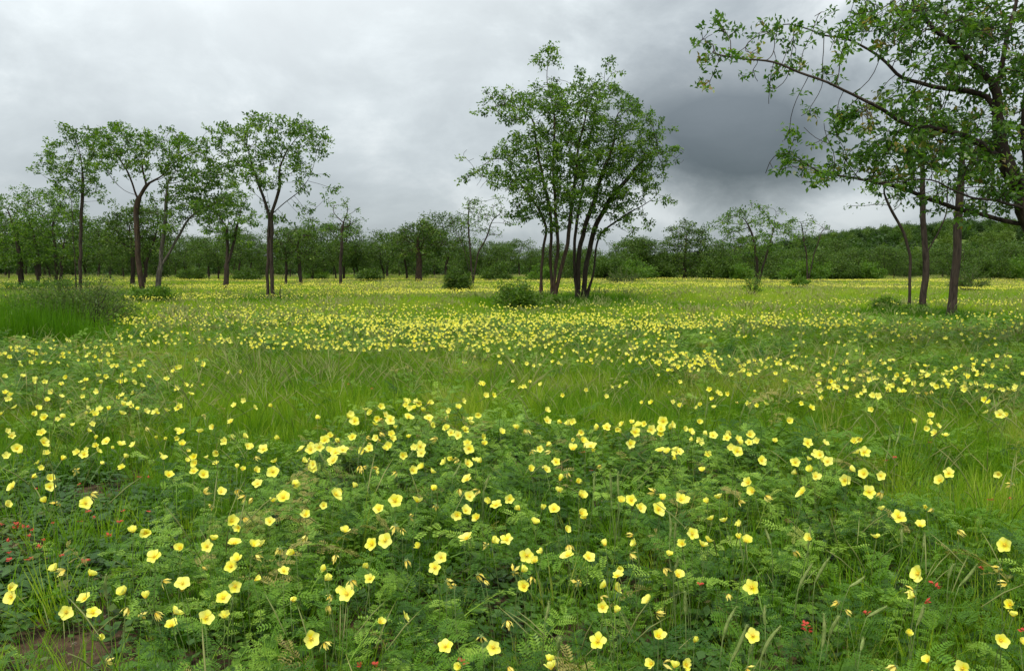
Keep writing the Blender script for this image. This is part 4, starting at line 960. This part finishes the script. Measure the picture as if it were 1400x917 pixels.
shrub('leafy_bush', 'greyish brush heap at the wood edge right of the tallest tree', 852, 387, 66, 50, 26, 60, 2, .14, 'dry', 'leaf_far', 31, 2, spread=.085, twig=.012)
shrub('leafy_bush', 'small green bush beside the rounded bright green bush', 1094, 394, 56, 24, 18, 30, 5, .13, 'bark', 'leaf_bush', 32, 4, spread=.1)
shrub('leafy_bush', 'grey twiggy bush right of the slender trunks at the wood edge', 1322, 398, 48, 56, 36, 60, 3, .12, 'dry', 'leaf_far', 33, 2, spread=.085, twig=.01)
shrub('leafy_bush', 'green bushy growth under the dense tree at far left', 60, 388, 50, 130, 16, 90, 5, .14, 'stem', 'leaf_bush', 34, 4, spread=.1)
shrub('leafy_bush', 'green tuft at the foot of the two-stemmed slim tree', 1250, 441, 23.5, 60, 14, 40, 5, .09, 'stem', 'leaf_bush', 35, 3, spread=.06)
shrub('leafy_bush', 'grassy tuft round the feet of the tallest tree', 755, 428, 29.5, 70, 16, 50, 5, .1, 'stem', 'leaf_bush', 36, 3, spread=.06)

items = []; br = random.Random(14)
for px, wpx, hpx in ((742, 40, 22), (832, 46, 34), (870, 52, 30), (905, 40, 22), (980, 48, 30), (1012, 36, 22), (1070, 44, 26), (1150, 50, 30), (1190, 38, 24), (1350, 60, 34), (1392, 44, 30), (680, 44, 24), (505, 36, 18), (338, 40, 18), (262, 38, 16), (430, 36, 16)):
    o = shrub('leafy_bush', 'x', px, 381, br.uniform(78, 90), wpx, hpx, 60, 5, .2, 'bark', br.choice(['leaf_bush', 'leaf_far']), 500 + px, 5, spread=.2, twig=.012, group='bushes along the wood edge')
    items.append((o, 'low green bush at the wood edge ' + zone(px), px))
unique_labels(items)

# ------------------------------------------------------------------ yellow flowers
def petal(wd, bend, notch, name, mat, nx=4, ny=4):
    """A petal of unit length lying along +Y, cupped, with a rounded notched tip."""
    v = []; al = []; f = []
    for j in range(ny + 1):
        t = j / ny
        hw = wd * (.14 + .86 * math.sin(min(1.0, t * 1.12) * 1.75) ** 1.1) * (1 if t < .8 else 1 - (t - .8) * 1.6)
        for i in range(nx + 1):
            u = i / nx * 2 - 1
            y = t - notch * (t ** 3) * (u * u) * 1.2
            v.append((u * hw * .5, y, bend * t * t + .10 * u * u * t)); al.append(t)
    for j in range(ny):
        for i in range(nx):
            a = j * (nx + 1) + i; f.append((a, a + 1, a + nx + 2, a + nx + 1))
    return mesh(name, v, f, (mat,), True, {'along': al})
PET = petal(1.06, -.06, .14, 'petal', M['petal'])
PET2 = petal(.95, .08, .12, 'petal', M['petal'])
PETW = petal(.34, -.25, .3, 'withered_petal', M['petal_old'], 2, 4)
def eye_mesh():
    mb = MB(); P = [(0, 0, .0), (0, 0, .12), (0, 0, .3), (0, 0, .36)]
    mb.tube(P, [.10, .11, .07, .02], 6)
    for k in range(6):
        a = k * 1.047 + .3; b = np.array((math.cos(a), math.sin(a), 0))
        mb.tube([b * .07, b * .17 + np.array((0, 0, .16)), b * .22 + np.array((0, 0, .30))], [.02, .02, .045], 4)
    return mb.mesh('flower_eye', (M['eye'],))
EYE = eye_mesh()
def calyx_mesh():
    mb = MB()
    for k in range(5):
        a = k * 1.2566 + .6; d = np.array((math.cos(a), math.sin(a), 0)); s = np.array((-math.sin(a), math.cos(a), 0))
        mb.add([d * .05 - s * .07, d * .05 + s * .07, d * .42 + np.array((0, 0, .06))], [(0, 1, 2)], 0)
    mb.tube([(0, 0, -.22), (0, 0, -.08), (0, 0, .0)], [.04, .10, .12], 5)
    return mb.mesh('calyx', (M['stem'],))
CAL = calyx_mesh()
def stem_mesh(i):
    r = random.Random(i + 900); mb = MB(); a = r.uniform(0, 6.28); b = r.uniform(.04, .12)
    P = [(b * math.cos(a) * math.sin(t * 3.14), b * math.sin(a) * math.sin(t * 3.14), t) for t in (0, .25, .5, .75, 1)]
    mb.tube(P, [.0042, .004, .0036, .0032, .003], 4)
    return mb.mesh('stem', (M['stem'],))
STEMS = [stem_mesh(i) for i in range(4)]
# state: radius in metres, opening of the petals from the axis in degrees
STATE = {'O': (.0265, 68), 'o': (.0235, 62), 'c': (.0225, 48), 's': (.0195, 60), 'b': (.0225, 26), 'w': (.028, 140)}
def head_matrices(state, r):
    rad, op = STATE[state]; op += r.uniform(-10, 8); wide = r.uniform(.76, 1.06)
    out = []
    for k in range(5):
        o = op + r.uniform(-9, 9) + (r.uniform(-25, 25) if state == 'w' else 0)
        m = Matrix.Rotation(k * 1.2566 + r.uniform(-.08, .08), 4, 'Z') @ Matrix.Translation((0, .05, 0)) @ Matrix.Rotation(R(90 - o), 4, 'X')
        s = r.uniform(.88, 1.08)
        out.append(m @ Matrix.Rotation(r.uniform(-.18, .18), 4, 'Y') @ Matrix.Diagonal((s * wide, s, s * r.uniform(.4, 2.0), 1)))
    return out
def whole_flower(i, state):
    """One flower as a single low mesh, for the thousands too far or too many to be picked apart."""
    r = random.Random(i + 50); rad, op = STATE[state]
    V = []; F = []; MI = []; AL = []; n = 0
    pm = PETW if state == 'w' else PET2
    pv = np.array([v.co[:] for v in pm.vertices]); pf = [tuple(p.vertices) for p in pm.polygons]
    al = np.zeros(len(pv), np.float32); pm.attributes['along'].data.foreach_get('value', al)
    for m in head_matrices(state, r):
        mm = np.array(m); q = (pv @ mm[:3, :3].T + mm[:3, 3]) * rad
        V.append(q); F += [tuple(k + n for k in f) for f in pf]; MI += [0] * len(pf); AL.append(al); n += len(q)
    st = MB(); st.tube([(0, 0, -.14), (0, 0, -.05), (0, 0, 0)], [.0016, .0016, .0028], 3)
    sv = st.v[0]; V.append(sv); F += [tuple(k + n for k in f) for f in st.f]; MI += [1] * len(st.f); AL.append(np.zeros(len(sv)))
    return proto('bloom_kind%02d' % i, mesh('bloom', np.concatenate(V), F, (M['petal_old' if state == 'w' else 'petal'], M['stem']), True, {'along': np.concatenate(AL)}, MI))
WORDS = {'O': 'large open yellow flower', 'o': 'wide open yellow flower', 'c': 'cupped yellow flower', 's': 'small yellow flower', 'b': 'half closed yellow flower', 'w': 'withered drooping yellow flower'}
def row(py):
    return 'on the bottom edge' if py > 855 else 'low in front' if py > 785 else 'in the lower bed' if py > 725 else 'midway up the bed' if py > 672 else 'high in the bed' if py > 625 else 'atop the bed' if py > 590 else 'on the bed crest' if py > 545 else 'beyond the bed'
def colm(px):
    return 'below the shrub' if px < 165 else 'below the forked tree' if px < 300 else 'below the spreading tree' if px < 430 else 'below the sky gap' if px < 530 else 'below the round tree' if px < 625 else 'below the tall tree' if px < 735 else 'below the trunks' if px < 830 else 'below the cone-shaped tree' if px < 980 else 'below the distant bushes' if px < 1120 else 'below the slim trunks' if px < 1290 else 'at the right edge'
def axis_for(p, st, r):
    tc_ = (Vector((0, 0, CAM_H)) - p).normalized(); up = Vector((0, 0, 1)); rn = Vector((r.gauss(0, 1), r.gauss(0, 1), r.gauss(0, .5)))
    if st in 'Oo': a = tc_ * .65 + up * .35 + rn * .30
    elif st == 'c': a = tc_ * .35 + up * .45 + rn * .45
    elif st == 's': a = tc_ * .45 + up * .4 + rn * .4
    elif st == 'b': a = up * .7 + rn * .55
    else: a = up * .5 + rn * .6
    return a.normalized()
def grow_to(y): return float(np.interp(y, [2.2, 3.0, 4.2, 6.5], [1.0, 1.22, 1.38, 1.52]))
def make_flower(p, st, r):
    withered = st == 'w'
    g = float(gz(p.x, p.y)); off = Vector((r.uniform(-.06, .06), r.uniform(-.02, .08), 0))
    base = Vector((p.x, p.y, g)) + off
    root = empty('withered_flower' if withered else 'yellow_flower', base)
    ax = axis_for(p, st, r); rad = STATE[st][0] * r.triangular(.72, 1.24, 1.0) * grow_to(p.y)
    H = Matrix.Translation(p - base) @ ax.to_track_quat('Z', 'Y').to_matrix().to_4x4() @ Matrix.Rotation(r.uniform(0, 6.28), 4, 'Z') @ Matrix.Diagonal((rad, rad, rad, 1))
    pm = PETW if withered else (PET if st in 'Oo' else PET2)
    for m in head_matrices(st, r): link('petal', pm, root, H @ m)
    if not withered: link('flower_eye', EYE, root, H)
    link('calyx', CAL, root, H)
    tip = (p - base) - ax * rad * .2; L = tip.length; q = tip.to_track_quat('Z', 'Y').to_matrix().to_4x4()
    link('stem', r.choice(STEMS), root, q @ Matrix.Diagonal((L * .9, L * .9, L, 1)))
    return root
items = []; rest = []; no = nw = 0
for p, st, px, py in flowers:
    if st == 'w' and nw < 120 and py > 600:
        o = make_flower(p, st, fr); nw += 1; tag(o, None, 'flower', 'withered yellow flowers in the bed'); items.append((o, WORDS[st] + ' ' + row(py) + ' ' + colm(px), px))
    elif st != 'w' and no < 300:
        o = make_flower(p, st, fr); no += 1; tag(o, None, 'flower', 'yellow flowers of the near flower bed'); items.append((o, WORDS[st] + ' ' + row(py) + ' ' + colm(px), px))
    else: rest.append((p, st))
unique_labels(items, '{} from left')

# the thousands beyond: sheets of bloom over the plain
extra = random.Random(21)
for p, st, px, py in flowers:                      # buds and half hidden blooms that stand about the open ones further up the bed
    if py < 640 and extra.random() < .55:
        q = p + Vector((extra.gauss(0, .09), abs(extra.gauss(0, .10)), extra.uniform(-.07, .01)))
        if q.y > 4.4: rest.append((q, extra.choice('oocssbbw')))
def far_bloom():
    r = np.random.default_rng(9); kinds_ = ['o', 'o', 'c', 'c', 's', 'b', 'w']
    protos = [whole_flower(i, k) for i, k in enumerate(kinds_)]
    P = []; ty = []; sc_ = []
    for p, st in rest:
        P.append(tuple(p)); ty.append({'O': 0, 'o': r.integers(0, 2), 'c': 2 + r.integers(0, 2), 's': 4, 'b': 5, 'w': 6}[st]); sc_.append(grow_to(p.y))
    def band(n, x0, x1, y0, y1, fx=None, clump=0):
        k = 0
        while k < n:
            px, py = r.uniform(x0, x1), r.uniform(y0, y1)
            if fx is not None and r.random() > fx(px, py): continue
            z = .36 + r.uniform(-.07, .05); v = at_z(px, py, z)
            if r.random() > (.25 + 1.1 * vnoise(v.x, v.y, 1.6) ** 1.3): continue
            z += float(gz(v.x, v.y)); P.append((v.x, v.y, z)); ty.append(r.choice(7, p=[.24, .24, .2, .12, .08, .08, .04])); sc_.append(1.3 * r.uniform(.7, 1.15)); k += 1
    mid = lambda a, b: min(1, .35 + .65 * math.exp(-((a - 640) / 330) ** 2))
    band(1900, 150, 1180, 427, 446, mid)
    band(420, 330, 960, 438, 450)
    band(760, 340, 930, 448, 478, lambda a, b: 1 - (b - 448) / 45)
    band(120, 630, 980, 478, 500)
    band(90, 890, 1090, 486, 514)
    band(130, 160, 340, 436, 472)
    band(260, 930, 1480, 436, 462)
    band(50, 1080, 1480, 462, 500)
    band(60, -60, 330, 520, 640, lambda a, b: .5)
    band(40, 700, 1250, 520, 560)
    band(80, -60, 160, 465, 500)
    band(80, 1110, 1400, 492, 535)
    # the far carpet, in drifts
    n = 27000
    y = np.sqrt(r.uniform(17 ** 2, 84 ** 2, n * 3)); x = r.uniform(-1, 1, n * 3) * (y * .68 + 1)
    pxx, pyy = to_px(x, y, .35)
    dn = vnoise(x * .3, y, 4.5) * .55 + vnoise(x + 31, y + 17, 1.3) * .3 + vnoise(x * .5 + 7, y + 3, 11) * .15
    dens = np.interp(y, [17, 22, 27, 34, 50, 84], [.45, .40, .65, .9, .85, .5]) * np.clip((dn - .44) * 6.0, .02, 1)
    dens *= np.where(pxx < 170, np.interp(y, [30, 45], [.02, .35]), 1)
    dens *= 1 - .95 * np.clip(under_trees(x, y) * 1.5, 0, 1)
    k = np.where(r.random(n * 3) < dens)[0][:n]
    for i in k:
        z = float(gz(x[i], y[i])) + .36 + r.uniform(-.06, .06); P.append((x[i], y[i], z)); ty.append(r.choice(7, p=[.28, .28, .2, .1, .06, .05, .03])); sc_.append(np.interp(y[i], [17, 40, 84], [1.15, 1.25, 1.4]))
    P = np.array(P); n = len(P); rot = np.zeros((n, 3)); t = np.array(ty)
    for i in range(n):
        ax = axis_for(Vector(P[i]), kinds_[t[i]] , fr)
        e = (ax.to_track_quat('Z', 'Y').to_matrix() @ Matrix.Rotation(fr.uniform(0, 6.28), 3, 'Z')).to_euler(); rot[i] = e
    scatter('flower_carpet', protos, P, rot, np.array(sc_), t, r.random(n), 'sheet of small yellow blooms spread across the plain to the trees', 'flowers')
far_bloom()

# ------------------------------------------------------------------ foxtail grass heads
def foxtail(p0, p1, label, r):
    """p0 foot of the seed head, p1 its tip."""
    g = float(gz(p0.x, p0.y)); ax = (p1 - p0); L = ax.length
    base = Vector((p0.x - ax.x * .7 + r.uniform(-.03, .03), p0.y + r.uniform(-.02, .05), g))
    root = empty('foxtail_grass', base); tag(root, label, 'grass head', 'foxtail grass heads')
    mb = MB(); a = np.array(p0 - base); n = ax.normalized()
    mid = a * .5 + np.array((0, 0, .02)); P = [np.zeros(3), mid * .9, a * .85 + np.array(n) * -.01, a]
    mb.tube(P, [.0022, .002, .0016, .0014], 4); link('stem', mb.mesh('stem', (M['stem'],)), root)
    mb = MB(); k = 9; e = np.array(ax); side = np.cross(np.array(n), (0, 1, 0)) * L * .06 * r.uniform(-1, 1)
    C = [a + e * (i / k) + side * math.sin(i / k * 3.14) for i in range(k + 1)]
    mb.tube(C, [.0015] + [.0052 * math.sin(min(1, (i + .8) / 4) * 1.57) * (1 - max(0, (i - 6)) * .22) for i in range(1, k + 1)], 6)
    for j in range(90):
        t = r.uniform(.05, .97) * k; i = int(t); c = C[i] + (C[min(i + 1, k)] - C[i]) * (t - i)
        d = np.array((r.gauss(0, 1), r.gauss(0, 1), r.gauss(0, 1))); d -= np.array(n) * np.dot(d, np.array(n)); d /= np.linalg.norm(d)
        d = d * .75 + np.array(n) * .65; s = np.cross(d, np.array(n)); s /= np.linalg.norm(s)
        mb.add([c - s * .0012, c + s * .0012, c + d * r.uniform(.009, .016)], [(0, 1, 2)])
    link('seed_head', mb.mesh('seed_head', (M['foxtail'],), False), root)
    return root
FX = [(930, 640, Z3, [(548,465,608,362),(172,700,230,560),(205,790,272,635),(330,770,410,640),(576,740,584,590),(605,690,650,600),(370,310,346,245),(22,600,20,500),(1135,480,1210,388),(962,640,990,560),(905,310,904,240),(990,325,996,260),(1092,450,1112,390),(690,480,750,440),(478,500,540,385),(760,605,842,560),(734,740,746,690),(346,640,346,560),(520,320,528,240),(280,760,300,700)]),
      (430, 380, 2.8, [(168,685,198,615),(530,760,560,700),(650,790,670,752),(820,545,800,490),(1136,840,1130,742),(1165,840,1161,745),(20,665,45,710)]),
      (470, 640, Z3, [(1090,130,1088,20),(1120,110,1118,12),(1018,100,1022,20),(1326,300,1324,180),(1346,290,1350,220),(572,92,590,30),(874,740,880,690),(1345,420,1360,360),(820,620,835,540)]),
      (900, 380, 2.8, [(80,505,97,458),(180,530,190,472),(278,472,290,420),(315,532,332,480),(345,522,365,480),(745,565,785,520),(880,655,886,600),(908,640,925,562)]),
      (0, 640, Z3, [(437,540,433,430),(1350,60,1340,10)])]
items = []; rr = random.Random(8)
for ox, oy, s, l in FX:
    for a, b, c, d in l:
        p0x, p0y, p1x, p1y = ox + a / s, oy + b / s, ox + c / s, oy + d / s
        q = at_z(p0x, p0y, .34 if p0y > 640 else .4); p0 = q; p1 = Vector(at_y(p1x, p1y, q.y + rr.uniform(-.02, .02)))
        if (p1 - p0).length > .16: p1 = p0 + (p1 - p0) * (.16 / (p1 - p0).length)
        o = foxtail(p0, p1, '', rr)
        lean = 'upright' if abs(p1x - p0x) < .22 * abs(p1y - p0y) else 'right-leaning' if p1x > p0x else 'left-leaning'
        items.append((o, lean + ' bristly pale foxtail grass head ' + row(p0y) + ' ' + colm(p0x), p0x))
unique_labels(items)

# ------------------------------------------------------------------ small red blooms
def red_mesh(i):
    r = random.Random(i + 60); mb = MB()
    for k in range(7):
        a = r.uniform(0, 6.283); d = np.array((math.cos(a), math.sin(a), r.uniform(-.1, .9))) * r.uniform(.6, 1); s = np.array((-math.sin(a), math.cos(a), r.uniform(-.3, .3))) * .34
        c = np.array((r.uniform(-.35, .35), r.uniform(-.35, .35), r.uniform(0, .5)))
        mb.add([c, c + d * .55 + s, c + d, c + d * .55 - s], [(0, 1, 2, 3)])
    return mb.mesh('blossom', (M['red'],), False)
REDS = [red_mesh(i) for i in range(4)]
RED = [(0, 640, 5.733, [(285,165),(1090,70),(1165,75),(10,440),(135,440),(195,468),(415,430),(625,420),(690,345),(735,390),(940,430),(965,340),(1170,345),(230,540),(350,565),(260,490),(75,670),(75,725),(230,715),(305,630),(480,690),(670,735),(850,540),(620,130),(130,470),(60,575)]),
       (930, 640, Z3, [(512,640),(520,662),(1045,485),(1028,472),(755,597),(1003,548),(83,478),(1230,410),(1265,130),(1340,125),(1392,662)]),
       (470, 640, Z3, [(130,800),(68,805),(485,790)]), (430, 380, 2.8, [(130,375),(220,425),(480,435),(130,408),(1060,738),(1028,668)]), (900, 380, 2.8, [(1042,630),(905,690),(1270,850),(870,700)])]
items = []
for ox, oy, s, l in RED:
    for a, b in l:
        px, py = ox + a / s, oy + b / s
        p = at_z(px, py, .15 if px < 260 else .24); g = float(gz(p.x, p.y)); base = Vector((p.x, p.y, g))
        root = empty('red_flower', base); tag(root, None, 'flower', 'tiny red flowers near the ground'); h = p.z - g
        q = rr.uniform(.013, .021)
        link('blossom', rr.choice(REDS), root, Matrix.Translation((0, 0, h)) @ Matrix.Rotation(rr.uniform(0, 6.28), 4, 'Z') @ Matrix.Diagonal((q, q, q, 1)))
        link('stem', rr.choice(STEMS), root, Matrix.Diagonal((h * .6, h * .6, h, 1)))
        items.append((root, 'tiny red flower ' + row(py) + ' ' + colm(px), px))
unique_labels(items)
